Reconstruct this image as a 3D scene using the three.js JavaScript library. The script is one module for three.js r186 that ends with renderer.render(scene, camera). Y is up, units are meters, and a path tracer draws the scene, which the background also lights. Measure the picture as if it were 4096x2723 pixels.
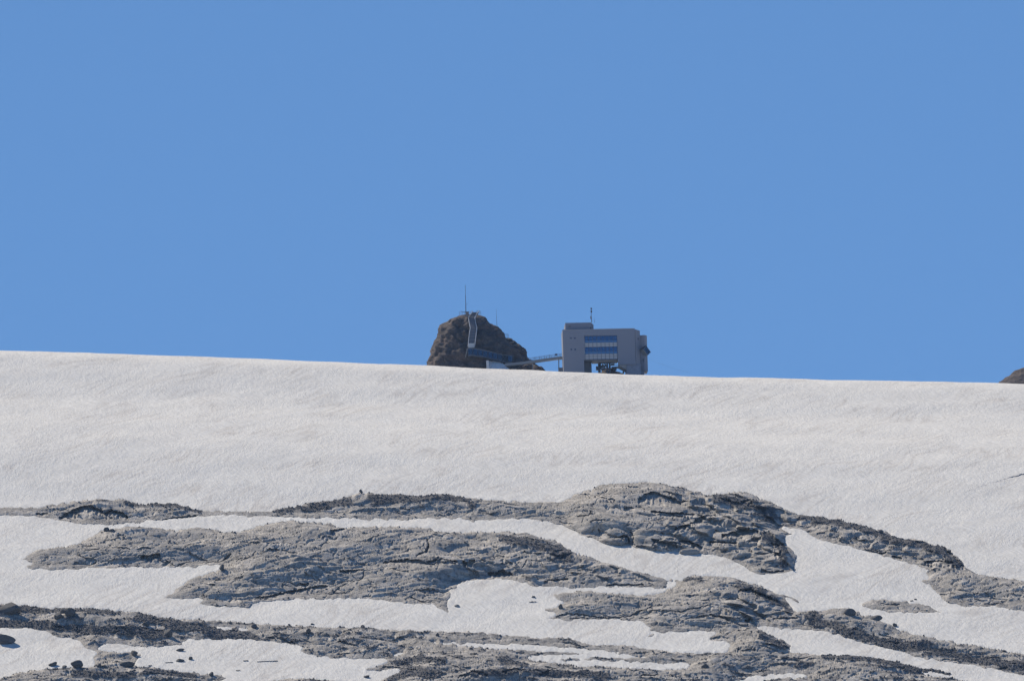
import * as THREE from 'three';
import { createNoise2D, createNoise3D } from 'simplex-noise';
import { mergeGeometries, toCreasedNormals } from 'three/addons/utils/BufferGeometryUtils.js';

// ---------------------------------------------------------------- camera, sky, sun, exposure
const RAD = Math.PI / 180;
const EXPOSURE = 1.14;
const scene = new THREE.Scene();
const renderer = new THREE.WebGLRenderer({ antialias: true });
renderer.setSize(1024, 680);
renderer.toneMapping = THREE.LinearToneMapping;
renderer.toneMappingExposure = EXPOSURE;
renderer.shadowMap.enabled = true;

// long lens, looking uphill, the horizon rolled a little as in the photograph
const PITCH = 11 * RAD, ROLL = 1.7 * RAD, FPX = 2048 / Math.tan(4 * RAD);
const FWD = new THREE.Vector3(0, Math.sin(PITCH), -Math.cos(PITCH));
const UP0 = new THREE.Vector3(0, Math.cos(PITCH), Math.sin(PITCH));
const R0 = new THREE.Vector3(1, 0, 0);
const RIGHT = R0.clone().multiplyScalar(Math.cos(ROLL)).addScaledVector(UP0, -Math.sin(ROLL));
const UPV = UP0.clone().multiplyScalar(Math.cos(ROLL)).addScaledVector(R0, Math.sin(ROLL));
const camera = new THREE.PerspectiveCamera(2 * Math.atan(Math.tan(4 * RAD) * 680 / 1024) / RAD, 1024 / 680, 1, 20000);
camera.position.set(0, 0, 0);
camera.up.copy(UPV);
camera.lookAt(FWD.clone().multiplyScalar(1000));
scene.add(camera);

// sun: high, behind the ridge and to the left
const SUN = new THREE.Vector3(-0.53, 0.765, -0.37).normalize();
const sun = new THREE.DirectionalLight(new THREE.Color(1, 0.90, 0.77), 5.0);
sun.castShadow = true;
sun.shadow.radius = 1;
sun.target.position.set(0, 440, -2600);
sun.position.copy(sun.target.position).addScaledVector(SUN, 1500);
sun.shadow.mapSize.set(4096, 4096);
Object.assign(sun.shadow.camera, { left: -420, right: 420, top: 420, bottom: -420, near: 100, far: 4000 });
scene.add(sun, sun.target);
scene.fog = new THREE.FogExp2(new THREE.Color().setRGB(0.45, 0.68, 1.0), 0.000019);

// clear mountain sky, a little deeper towards the zenith
{
  const W = 256, H = 256, data = new Float32Array(W * H * 4);
  for (let j = 0; j < H; j++) {
    const el = (j + 0.5) / H * 180 - 90;
    const t = Math.min(1, Math.max(0, el) / 90), k = Math.pow(1 - t, 3.2);
    const low = [0.180, 0.422, 0.865], top = [0.029, 0.086, 0.262];
    for (let i = 0; i < W; i++) {
      const o = (j * W + i) * 4;
      for (let c = 0; c < 3; c++) data[o + c] = (top[c] + (low[c] - top[c]) * k) / EXPOSURE;
      data[o + 3] = 1;
    }
  }
  const sky = new THREE.DataTexture(data, W, H, THREE.RGBAFormat, THREE.FloatType);
  sky.mapping = THREE.EquirectangularReflectionMapping;
  sky.magFilter = THREE.LinearFilter; sky.minFilter = THREE.LinearFilter;
  sky.needsUpdate = true;
  scene.background = sky; scene.environment = sky;
}

// ---------------------------------------------------------------- helpers
function rng(seed) { let a = seed >>> 0; return () => { a = (a + 0x6D2B79F5) | 0; let t = Math.imul(a ^ (a >>> 15), 1 | a); t = (t + Math.imul(t ^ (t >>> 7), 61 | t)) ^ t; return ((t ^ (t >>> 14)) >>> 0) / 4294967296; }; }
const n2 = createNoise2D(rng(11)), n3 = createNoise3D(rng(12)), m2 = createNoise2D(rng(13)), m3 = createNoise3D(rng(14));
const clamp = (x, a = 0, b = 1) => Math.min(b, Math.max(a, x));
const smooth = (a, b, x) => { const t = clamp((x - a) / (b - a)); return t * t * (3 - 2 * t); };
const lerp = (a, b, t) => a + (b - a) * t;
function table(pts) { return x => { if (x <= pts[0][0]) return pts[0][1]; for (let i = 1; i < pts.length; i++) if (x <= pts[i][0]) return lerp(pts[i - 1][1], pts[i][1], (x - pts[i - 1][0]) / (pts[i][0] - pts[i - 1][0])); return pts[pts.length - 1][1]; }; }
// surveyed bearing (units of the 4096 wide photograph) at horizontal distance D -> point of the place
function P(px, py, D, out = new THREE.Vector3()) {
  const a = (px - 2048) / FPX, b = -(py - 1361.5) / FPX;
  out.copy(FWD).addScaledVector(RIGHT, a).addScaledVector(UPV, b);
  return out.multiplyScalar(D / -out.z);
}
const taken = {};
function numbered(n) { const c = taken[n] = (taken[n] ?? -1) + 1; return c ? `${n}_${String(c).padStart(3, '0')}` : n; }
function sh(m) { m.castShadow = true; m.receiveShadow = true; return m; }
function mesh(name, geo, mat, parent) { const m = sh(new THREE.Mesh(geo, mat)); m.name = parent && parent !== scene ? name : numbered(name); (parent || scene).add(m); return m; }
function tag(o, label, category, group, kind) { if (label) o.userData.label = label; if (category) o.userData.category = category; if (group) o.userData.group = group; if (kind) o.userData.kind = kind; return o; }
function thing(name, pos, label, category, group) { const g = new THREE.Group(); g.name = numbered(name); g.position.copy(pos); scene.add(g); return tag(g, label, category, group); }
function mat(r, g, b, roughness = 0.85, extra = {}) { return new THREE.MeshStandardMaterial({ color: new THREE.Color().setRGB(r, g, b), roughness, ...extra }); }
function tube(pts, r, seg = 6) {
  const gs = [];
  for (let i = 1; i < pts.length; i++) {
    const a = pts[i - 1], b = pts[i], d = b.clone().sub(a), L = d.length();
    const g = new THREE.CylinderGeometry(r, r, L, seg);
    g.applyQuaternion(new THREE.Quaternion().setFromUnitVectors(new THREE.Vector3(0, 1, 0), d.normalize()));
    g.translate((a.x + b.x) / 2, (a.y + b.y) / 2, (a.z + b.z) / 2); gs.push(g);
  }
  return gs.length > 1 ? mergeGeometries(gs) : gs[0];
}
function box(x0, x1, y0, y1, z0, z1) { const g = new THREE.BoxGeometry(x1 - x0, y1 - y0, z1 - z0); g.translate((x0 + x1) / 2, (y0 + y1) / 2, (z0 + z1) / 2); return g; }

// procedural grain textures (tileable value noise)
function tileNoise(size, cx, cy, seed) {
  const r = rng(seed), g = Float32Array.from({ length: cx * cy }, () => r()), out = new Float32Array(size * size);
  for (let y = 0; y < size; y++) for (let x = 0; x < size; x++) {
    const fx = x / size * cx, fy = y / size * cy, ix = Math.floor(fx), iy = Math.floor(fy);
    let tx = fx - ix, ty = fy - iy; tx = tx * tx * (3 - 2 * tx); ty = ty * ty * (3 - 2 * ty);
    const i1 = (ix + 1) % cx, j1 = (iy + 1) % cy;
    out[y * size + x] = lerp(lerp(g[iy * cx + ix], g[iy * cx + i1], tx), lerp(g[j1 * cx + ix], g[j1 * cx + i1], tx), ty);
  }
  return out;
}
function grain(size, layers, seed) {
  const out = new Float32Array(size * size); let sum = 0;
  layers.forEach(([cx, cy, w], k) => { const t = tileNoise(size, cx, cy, seed + k * 7); for (let i = 0; i < out.length; i++) out[i] += t[i] * w; sum += w; });
  for (let i = 0; i < out.length; i++) out[i] /= sum;
  return out;
}
function dataTex(size, fn, srgb) {
  const d = new Uint8Array(size * size * 4);
  for (let i = 0; i < size * size; i++) { const c = fn(i); for (let k = 0; k < 3; k++) d[i * 4 + k] = clamp(Array.isArray(c) ? c[k] : c) * 255; d[i * 4 + 3] = 255; }
  const t = new THREE.DataTexture(d, size, size, THREE.RGBAFormat);
  t.wrapS = t.wrapT = THREE.RepeatWrapping; t.magFilter = THREE.LinearFilter; t.minFilter = THREE.LinearMipmapLinearFilter; t.generateMipmaps = true;
  if (srgb) t.colorSpace = THREE.SRGBColorSpace;
  t.needsUpdate = true; return t;
}

// ---------------------------------------------------------------- lie of the land
// skyline of the snow, as a bearing for every column
const skyline = table([[-9000, 1060], [-2000, 1325], [0, 1402], [800, 1427], [1710, 1463], [2170, 1484], [2340, 1491], [2604, 1503], [3300, 1519], [4002, 1532], [4096, 1535], [6000, 1600], [14000, 1900]]);
const VC = 1465, VS = 2000;
// slope of the ground (degrees) from the foot of the picture to the crest
const tilt = table([[1465, 14], [1480, 20], [1500, 26], [1600, 27], [1640, 22.5], [1720, 22], [1790, 25], [1850, 28.5], [2000, 29.5], [2060, 28], [2300, 29], [2900, 28]]);
const DNEAR = 2250;
const DT = []; // DT[i] distance for v = 2900 - i
{
  let D = DNEAR;
  for (let v = 2900; v >= VC - 1; v--) {
    DT.push(D);
    const b = -(v - 1361.5) / FPX, te = (Math.sin(PITCH) + b * Math.cos(PITCH)) / (Math.cos(PITCH) - b * Math.sin(PITCH));
    D += D / FPX * 1.035 / (Math.tan(tilt(v) * RAD) - te);
  }
}
const DCREST = DT[2900 - VC];
function Dv(v) { const f = clamp(2900 - v, 0, DT.length - 1.001), i = Math.floor(f); return lerp(DT[i], DT[i + 1], f - i); }
function warpV(px, q) { return q >= VS ? q : VS - (VS - q) * (VS - VC) / (VS - skyline(px)); }
function unwarpV(px, v) { return v >= VS ? v : VS - (VS - v) * (VS - skyline(px)) / (VS - VC); }
function ground(px, q, out) { return P(px, q, Dv(warpV(px, q)), out); }
const KM = 2350 / FPX / Math.cos(PITCH); // metres of height per photograph unit in the rock zone

// ---------------------------------------------------------------- outlines of bare rock, surveyed
const cA = (x, y) => [x * 0.5935, 1900 + y * 0.5935], cB = (x, y) => [1300 + x * 0.5935, 1900 + y * 0.5935], cC = (x, y) => [2600 + x * 0.6342, 1850 + y * 0.6342];
const cZ = (x, y) => [2200 + x * 0.4663, 1900 + y * 0.4663], cY = (x, y) => [700 + x * 0.5087, 2050 + y * 0.5087];
function line(...parts) { const o = []; let f = cA; for (const p of parts) { if (typeof p === 'function') f = p; else for (let i = 0; i < p.length; i += 2) o.push(f(p[i], p[i + 1])); } return o; }
const ROCKS = [
  { label: 'long low grey rock band at the left edge, just below the upper snowfield', poly: line(cA, [-500, 215, 0, 218, 250, 218, 330, 195, 500, 175, 620, 170, 820, 158, 950, 190, 1180, 190, 1350, 232, 1500, 240, 1700, 245, 1840, 243, 1840, 281, 1500, 277, 1350, 290, 1050, 312, 850, 325, 560, 325, 420, 310, 300, 290, 180, 283, 0, 275, -500, 270]) },
  { label: 'rock band topped with dark rubble, running left from the big rounded dome', poly: line(cA, [1820, 243, 1900, 220, 2000, 210, 2100, 180, 2200, 170, 2359, 140], cB, [120, 135, 240, 125, 300, 128, 550, 135, 650, 145, 740, 130, 880, 130, 960, 147, 1130, 165, 1330, 175, 1450, 178, 1450, 306, 1240, 305, 1000, 305, 850, 295, 400, 293, 0, 290], cA, [1820, 281]) },
  { label: 'tallest rounded rock dome with fluted left flank and overhanging slabs', poly: line(cB, [1430, 178, 1585, 180, 1700, 120, 1880, 65, 2000, 50, 2150, 38, 2359, 75], cC, [200, 155, 360, 200, 530, 178, 620, 190, 745, 240, 735, 330, 712, 382, 790, 400, 860, 430, 940, 460, 850, 470, 860, 520, 900, 560, 915, 650, 915, 690, 840, 695, 700, 705, 620, 670, 580, 640, 500, 610, 380, 575, 310, 572, 180, 565, 0, 560], cB, [2359, 517, 2200, 510, 2120, 495, 2050, 475, 1930, 475, 1830, 440, 1740, 415, 1700, 385, 1600, 335, 1430, 306]) },
  { label: 'narrow dark rock ridge sloping down to the right from the dome', poly: line(cC, [735, 236, 850, 295, 940, 325, 1080, 340, 1230, 365, 1330, 390, 1480, 430, 1600, 480, 1680, 480, 1780, 515, 1860, 525, 1940, 590, 2000, 660, 2060, 700, 1900, 690, 1800, 692, 1740, 675, 1600, 625, 1430, 575, 1250, 530, 1090, 500, 960, 430, 705, 378]) },
  { label: 'broad grey rock outcrop cut by the right edge of the picture', poly: line(cC, [1730, 690, 1800, 685, 2000, 680, 2060, 700, 2200, 715, 2359, 750, 2800, 820, 2800, 1010, 2359, 945, 2170, 910, 2000, 910, 1900, 890, 1850, 860, 1790, 800, 1710, 745, 1770, 730]) },
  { label: 'widest pale grey rock rib with many ledges, left of centre', poly: line(cA, [140, 575, 200, 530, 300, 490, 450, 478, 560, 440, 700, 370, 780, 365, 860, 340, 960, 345, 1080, 365, 1180, 370, 1350, 345, 1530, 380, 1650, 370, 1800, 325, 1980, 300, 2230, 325, 2310, 355, 2420, 350], cB, [140, 350, 300, 350, 450, 345, 600, 342, 700, 350, 740, 375, 840, 385, 1220, 375, 1370, 395, 1560, 440, 1660, 515, 1900, 590, 2100, 650, 2330, 695], cC, [30, 722, 190, 738, 80, 765], cB, [2320, 757, 2050, 750, 1800, 750, 1550, 755, 1400, 755, 1290, 715, 1200, 700, 1120, 705, 950, 710, 850, 775, 830, 860, 840, 935, 760, 905, 720, 870, 600, 875, 430, 855, 340, 840, 200, 828, 0, 838], cA, [2280, 830, 2150, 840, 2050, 835, 1850, 840, 1700, 865, 1690, 890, 1560, 885, 1430, 885, 1320, 870, 1400, 825, 1250, 832, 1110, 830, 1200, 760, 1260, 710, 1360, 670, 1470, 640, 1540, 612, 1300, 620, 1150, 618, 850, 628, 600, 635, 330, 640, 200, 625, 140, 618, 250, 595]) },
  { label: 'rounded rock knoll in the lower right, tailing into a dark rubble ridge', poly: line(cB, [1520, 800, 1600, 795, 1750, 775, 1900, 790, 2100, 800, 2260, 790, 2330, 755, 2370, 735], cC, [190, 740, 280, 700, 430, 715, 520, 715, 600, 745, 720, 780, 820, 830, 880, 890, 930, 930, 960, 935, 1100, 930, 1170, 915, 1260, 915, 1335, 965, 1400, 960, 1465, 1000, 1560, 1040, 1680, 1080, 1900, 1120, 2150, 1165, 2359, 1200, 2800, 1290, 2800, 1470, 2359, 1345, 2200, 1310, 2000, 1270, 1860, 1250, 1700, 1225, 1560, 1185, 1300, 1120, 1130, 1075, 900, 1045, 650, 1033, 440, 1068, 250, 1060, 100, 1070, 0, 1075], cB, [2359, 1060, 2170, 1050, 2190, 1030, 2140, 985, 2000, 980, 1850, 970, 1650, 980, 1480, 980, 1560, 940, 1460, 910, 1550, 890, 1610, 850]) },
  { label: 'small rock hump with a dark right side below the rounded knoll', poly: line(cC, [360, 1110, 430, 1070, 560, 1050, 650, 1035, 720, 1062, 800, 1100, 870, 1130, 895, 1160, 885, 1200, 700, 1225, 490, 1205, 500, 1145, 480, 1135, 380, 1130]) },
  { label: 'lowest rubbly rock band along the bottom of the picture, striped with snow', poly: line(cA, [-500, 850, 0, 865, 150, 870, 400, 890, 600, 890, 830, 905, 960, 920, 1050, 945, 1180, 960, 1400, 970, 1600, 985, 1750, 1000, 2000, 1010, 2359, 1025], cB, [250, 1020, 400, 1040, 600, 1045, 850, 1050, 1050, 1055, 1200, 1070, 1400, 1090, 1650, 1095, 1720, 1125, 1850, 1140, 2050, 1140, 2200, 1170, 2359, 1190], cC, [150, 1190, 300, 1195, 480, 1190, 900, 1195, 1100, 1215, 1350, 1215, 1480, 1235, 1560, 1260, 1700, 1290, 1850, 1310, 1945, 1331, 1780, 1338, 2000, 1374, 2300, 1405, 2800, 1480, 2800, 1750], cB, [300, 1750, 300, 1450, 350, 1387, 480, 1340, 535, 1306, 400, 1312, 280, 1318, 250, 1308, 330, 1290, 440, 1250, 400, 1238, 0, 1225], cA, [2150, 1225, 2000, 1190, 2050, 1160, 1850, 1130, 1700, 1115, 1600, 1105, 1280, 1105, 1220, 1125, 1240, 1145, 980, 1155, 850, 1145, 700, 1140, 540, 1105, 400, 1090, 330, 1065, 180, 1035, 0, 1035, -500, 1040]) },
  { label: 'rock mass with dark boulders in the bottom left corner', poly: line(cA, [-500, 1420, 0, 1370, 60, 1350, 330, 1300, 600, 1290, 900, 1285, 1080, 1290, 1200, 1310, 1400, 1330, 1560, 1360, 1480, 1390, 1400, 1640, -500, 1640]) },
  { label: 'pale smooth rock tongue between two snow patches at the lower left', poly: line(cA, [530, 1103, 700, 1138, 660, 1175, 800, 1180, 940, 1200, 960, 1230, 920, 1250, 900, 1295, 640, 1295, 630, 1240, 660, 1195, 590, 1180, 555, 1150]) },
  { label: 'flat oval rock island alone in the snow at the right', poly: line(cC, [1335, 898, 1390, 860, 1450, 855, 1600, 868, 1780, 905, 1850, 952, 1700, 956, 1500, 945]) },
  { label: 'thin curved rock sliver in the snow beside the rounded knoll', poly: line(cC, [815, 828, 860, 832, 905, 850, 945, 888, 900, 872, 845, 848]) },
  { label: 'dark rock rim poking up at the bottom edge, left of centre', poly: line(cA, [1820, 1377, 2000, 1365, 2200, 1376, 2380, 1392, 2390, 1500, 1900, 1500]) },
  { label: 'small thin lens of rock half buried in snow below the rounded knoll', poly: line(cB, [2150, 1085, 2200, 1070, 2240, 1068, 2250, 1078, 2200, 1090]) },
];
const HOLES = [
  line(cB, [610, 1117, 800, 1122, 1000, 1132, 1170, 1148, 1350, 1148, 1550, 1162, 1800, 1182, 2060, 1196, 1950, 1204, 1700, 1194, 1450, 1182, 1170, 1168, 900, 1146]),
  line(cB, [1330, 1226, 1500, 1216, 1800, 1206, 2030, 1212, 2230, 1225, 2100, 1234, 1900, 1226, 1650, 1232, 1520, 1240, 1600, 1248, 1800, 1246, 2000, 1250, 2200, 1258, 2359, 1264], cC, [250, 1266, 230, 1290, 0, 1302], cB, [2250, 1302, 2100, 1298, 1900, 1288, 1720, 1278, 1600, 1262, 1400, 1244]),
  line(cC, [500, 1395, 620, 1352, 830, 1323, 930, 1330, 1035, 1350, 900, 1358, 750, 1368, 620, 1410]),
  line(cA, [1370, 1020, 1600, 1026, 1760, 1042, 1500, 1038]),
  line(cB, [235, 1078, 400, 1080, 535, 1082, 400, 1093]),
  line(cA, [2150, 1054, 2300, 1058, 2420, 1070, 2280, 1066]),
  line(cC, [1640, 1310, 1800, 1322, 1980, 1345, 1850, 1354, 1750, 1332]),
  line(cB, [430, 1208, 500, 1190, 560, 1192, 520, 1212]),
  line(cC, [70, 742, 150, 740, 110, 752]),
];
// undercut ledges, niches and open joints: [outline, height]
const CUTS = [
  [line(cZ, [760, 205, 830, 160, 900, 155, 1010, 180, 1190, 225]), 42], [line(cZ, [870, 295, 1000, 305, 1120, 318, 1240, 335]), 30], [line(cZ, [1250, 380, 1320, 350, 1420, 345]), 20],
  [line(cZ, [1080, 455, 1170, 425, 1250, 395, 1310, 390]), 24], [line(cZ, [1480, 510, 1560, 470, 1700, 450, 1790, 475]), 30], [line(cZ, [1110, 550, 1180, 540, 1260, 590, 1310, 615]), 30],
  [line(cZ, [1370, 570, 1450, 560, 1610, 575]), 26], [line(cZ, [1640, 215, 1720, 210, 1760, 260]), 24], [line(cZ, [1690, 550, 1810, 525]), 16], [line(cZ, [1900, 575, 1960, 590, 2040, 585]), 18],
  [line(cZ, [1930, 690, 1990, 650]), 26], [line(cZ, [1820, 815, 1900, 830, 2005, 805]), 16], [line(cZ, [560, 510, 660, 505, 680, 560]), 34], [line(cZ, [350, 405, 470, 385]), 7], [line(cZ, [460, 90, 560, 75, 640, 70]), 7],
  [line(cZ, [690, 465, 720, 540, 705, 600]), 8], [line(cZ, [360, 200, 440, 140, 500, 110]), 9], [line(cZ, [880, 560, 960, 575, 1090, 615]), 22], [line(cZ, [1480, 180, 1560, 230, 1650, 240]), 14], [line(cZ, [1300, 240, 1420, 290]), 10], [line(cZ, [640, 280, 720, 265]), 14], [line(cZ, [240, 350, 330, 340, 350, 300]), 14],
  [line(cY, [1230, 150, 1340, 125]), 20], [line(cY, [1430, 245, 1520, 225, 1640, 175]), 9], [line(cY, [1140, 245, 1230, 215, 1280, 185]), 8], [line(cY, [1900, 340, 1960, 305, 2000, 250, 1985, 205]), 24],
  [line(cY, [1960, 215, 2100, 185, 2160, 165]), 8], [line(cY, [2060, 148, 2165, 160]), 11], [line(cY, [1640, 375, 1760, 365, 1860, 370, 1990, 390, 2100, 370, 2220, 390]), 18], [line(cY, [2270, 400, 2359, 388]), 22],
  [line(cY, [540, 240, 700, 240, 900, 232, 1060, 232]), 7], [line(cY, [730, 278, 820, 270]), 13], [line(cY, [340, 385, 440, 310]), 12], [line(cY, [480, 375, 600, 345, 640, 290]), 9], [line(cY, [200, 380, 360, 372]), 10],
  [line(cY, [640, 660, 760, 640, 900, 600, 1060, 568, 1200, 560]), 18], [line(cY, [1250, 620, 1300, 560, 1330, 545]), 13], [line(cY, [1430, 530, 1480, 500, 1490, 440]), 10], [line(cY, [1300, 450, 1480, 440]), 15],
  [line(cY, [1880, 600, 2020, 590, 2150, 605]), 11], [line(cY, [1850, 650, 1960, 700]), 15], [line(cY, [985, 540, 1050, 545]), 18], [line(cY, [1080, 300, 1150, 270]), 8], [line(cY, [10, 420, 60, 390, 130, 370]), 9],
  [line(cB, [1100, 650, 1180, 636, 1260, 650]), 30], [line(cB, [1480, 715, 1560, 696, 1640, 696]), 16], [line(cB, [930, 590, 1010, 575]), 20], [line(cB, [1900, 738, 2150, 732]), 12], [line(cB, [1560, 944, 1650, 930, 1900, 958, 2050, 940, 2230, 870, 2275, 862]), 9],
  [line(cB, [1650, 960, 1850, 964, 2000, 965]), 8], [line(cB, [1330, 620, 1365, 560]), 7], [line(cB, [1500, 520, 1600, 540, 1660, 530]), 12], [line(cB, [700, 600, 800, 590, 880, 600]), 16], [line(cC, [0, 905, 60, 882]), 9], [line(cC, [380, 955, 480, 965, 500, 985]), 16], [line(cC, [600, 985, 645, 965]), 26],
  [line(cC, [780, 985, 930, 975]), 14], [line(cC, [560, 800, 640, 788, 800, 860]), 16], [line(cC, [480, 850, 560, 838]), 13], [line(cC, [0, 935, 200, 930, 400, 890]), 7], [line(cC, [300, 860, 460, 850]), 8],
  [line(cC, [1735, 615, 1800, 600, 1870, 615, 1925, 635]), 34], [line(cC, [1530, 585, 1590, 595]), 18], [line(cC, [1440, 570, 1490, 560]), 14], [line(cC, [1860, 540, 1930, 600, 1980, 660]), 14],
  [line(cA, [400, 275, 480, 228, 560, 210, 640, 215, 690, 240]), 30], [line(cA, [680, 258, 760, 235, 830, 248, 860, 270]), 26], [line(cA, [1100, 300, 1200, 275, 1350, 270]), 12], [line(cA, [245, 255, 320, 250]), 14],
  [line(cB, [1200, 1328, 1280, 1308, 1345, 1322]), 18], [line(cC, [520, 1340, 640, 1333]), 8], [line(cC, [770, 1240, 880, 1235]), 6], [line(cB, [900, 1360, 1000, 1330, 1100, 1345]), 14], [line(cB, [1450, 1350, 1530, 1320]), 14], [line(cB, [2130, 1350, 2250, 1340]), 16], [line(cC, [1800, 840, 1900, 830]), 8], [line(cC, [2100, 800, 2200, 850]), 7],
  [line(cA, [580, 590, 650, 575]), 12], [line(cA, [950, 560, 1080, 530]), 24], [line(cA, [1100, 600, 1150, 575]), 14], [line(cA, [580, 500, 720, 480]), 10], [line(cA, [2240, 380, 2320, 362]), 14], [line(cA, [700, 470, 880, 500]), 10], [line(cA, [930, 495, 1020, 490]), 10],
];
// where loose dark rubble lies thickest: [course, half width]
const RUBBLE = [
  [line(cA, [950, 938, 1200, 1005, 1450, 1060, 1700, 1090]), 32], [line(cC, [1020, 980, 1200, 1050, 1500, 1140, 1900, 1200, 2359, 1290, 2700, 1370]), 34], [line(cC, [950, 345, 1250, 385, 1500, 470, 1650, 510, 1850, 560]), 18],
  [line(cA, [1850, 238, 2100, 205, 2359, 170]), 22], [line(cB, [0, 200, 120, 150]), 20], [line(cB, [300, 150, 600, 160, 900, 150, 1000, 200]), 18], [line(cC, [700, 1090, 850, 1150]), 24], [line(cB, [450, 1360, 580, 1300, 750, 1330]), 26],
  [line(cB, [480, 1255, 650, 1215, 800, 1250]), 16], [line(cC, [1100, 1228, 1400, 1240, 1650, 1300, 1850, 1322]), 15], [line(cA, [-100, 880, 300, 905, 560, 905, 800, 915]), 12], [line(cA, [1000, 1330, 1300, 1345]), 20], [line(cB, [1200, 1240, 1350, 1275]), 18],
  [line(cA, [850, 180, 1180, 205, 1350, 240]), 14], [line(cB, [1200, 420, 1400, 450, 1600, 500]), 22], [line(cC, [230, 730, 320, 740]), 18], [line(cC, [430, 230, 600, 250, 760, 330]), 34], [line(cC, [560, 770, 720, 820, 880, 920]), 20], [line(cB, [1250, 440, 1450, 480, 1640, 540]), 26], [line(cA, [0, 1000, 300, 1010, 700, 1040, 1100, 1080]), 22], [line(cZ, [1850, 520, 2000, 640, 2000, 760]), 22], [line(cC, [1850, 560, 1950, 640]), 24], [line(cB, [1000, 1340, 1400, 1330, 1900, 1350]), 16], [line(cA, [500, 1340, 900, 1340]), 14],
];

// ---------------------------------------------------------------- rock and snow fields on a survey grid
const S = 2.5, GX0 = -300, GY0 = 1880, NX = Math.round(4700 / S) + 1, NY = Math.round(1000 / S) + 1, NN = NX * NY;
function fillPoly(arr, poly, val) {
  for (let j = 0; j < NY; j++) {
    const y = GY0 + j * S, xs = [];
    for (let i = 0; i < poly.length; i++) { const [x0, y0] = poly[i], [x1, y1] = poly[(i + 1) % poly.length]; if ((y0 <= y) !== (y1 <= y)) xs.push(x0 + (y - y0) / (y1 - y0) * (x1 - x0)); }
    xs.sort((a, b) => a - b);
    for (let k = 0; k + 1 < xs.length; k += 2) for (let i = Math.max(0, Math.ceil((xs[k] - GX0) / S)); i <= Math.min(NX - 1, Math.floor((xs[k + 1] - GX0) / S)); i++) arr[j * NX + i] = val;
  }
}
const raw = new Int8Array(NN);
ROCKS.forEach((r, k) => fillPoly(raw, r.poly, k + 1));
HOLES.forEach(h => fillPoly(raw, h, 0));
const id = new Int8Array(NN); // ragged edges: warped look-up
for (let j = 0; j < NY; j++) for (let i = 0; i < NX; i++) {
  const x = GX0 + i * S, y = GY0 + j * S;
  const wx = 9 * n2(x / 60, y / 26) + 4 * n2(x / 17, y / 9 + 50), wy = 3.5 * n2(x / 55 + 90, y / 30) + 1.6 * n2(x / 14 + 30, y / 9);
  const ii = clamp(Math.round(i + wx / S), 0, NX - 1), jj = clamp(Math.round(j + wy / S), 0, NY - 1);
  id[j * NX + i] = raw[jj * NX + ii];
}
{ // drop crumbs of the survey grid
  const m = new Float32Array(NN);
  for (let i = 0; i < NN; i++) m[i] = id[i] ? 1 : 0;
  blur(m, 2);
  const before = Int8Array.from(id);
  for (let i = 0; i < NN; i++) { if (m[i] < 0.5) id[i] = 0; else if (!before[i]) { let v = 0; for (const d of [1, -1, NX, -NX, 2, -2, 2 * NX, -2 * NX]) v = v || before[i + d] || 0; id[i] = v; } }
}
// height field: distance from the lower and side edges, plain inner distance E
const dist = new Float32Array(NN), E = new Float32Array(NN);
for (let j = NY - 1; j >= 0; j--) {
  const o = j * NX;
  for (let i = 0; i < NX; i++) {
    if (!id[o + i]) { dist[o + i] = 0; continue; }
    if (j === NY - 1) { dist[o + i] = 0; continue; }
    let d = dist[o + NX + i] + S;
    for (const [dx, c] of [[1, 1.5], [2, 2.4], [4, 4.4]]) { if (i - dx >= 0) d = Math.min(d, dist[o + NX + i - dx] + c * S); if (i + dx < NX) d = Math.min(d, dist[o + NX + i + dx] + c * S); }
    dist[o + i] = d;
  }
  for (let i = 1; i < NX; i++) if (id[o + i]) dist[o + i] = Math.min(dist[o + i], dist[o + i - 1] + 2.2 * S);
  for (let i = NX - 2; i >= 0; i--) if (id[o + i]) dist[o + i] = Math.min(dist[o + i], dist[o + i + 1] + 2.2 * S);
}
for (let i = 0; i < NN; i++) E[i] = id[i] ? 1e3 : 0;
for (let j = 0; j < NY; j++) for (let i = 0; i < NX; i++) { const o = j * NX + i; if (i) E[o] = Math.min(E[o], E[o - 1] + S); if (j) E[o] = Math.min(E[o], E[o - NX] + S); }
for (let j = NY - 1; j >= 0; j--) for (let i = NX - 1; i >= 0; i--) { const o = j * NX + i; if (i < NX - 1) E[o] = Math.min(E[o], E[o + 1] + S); if (j < NY - 1) E[o] = Math.min(E[o], E[o + NX] + S); }
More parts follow.
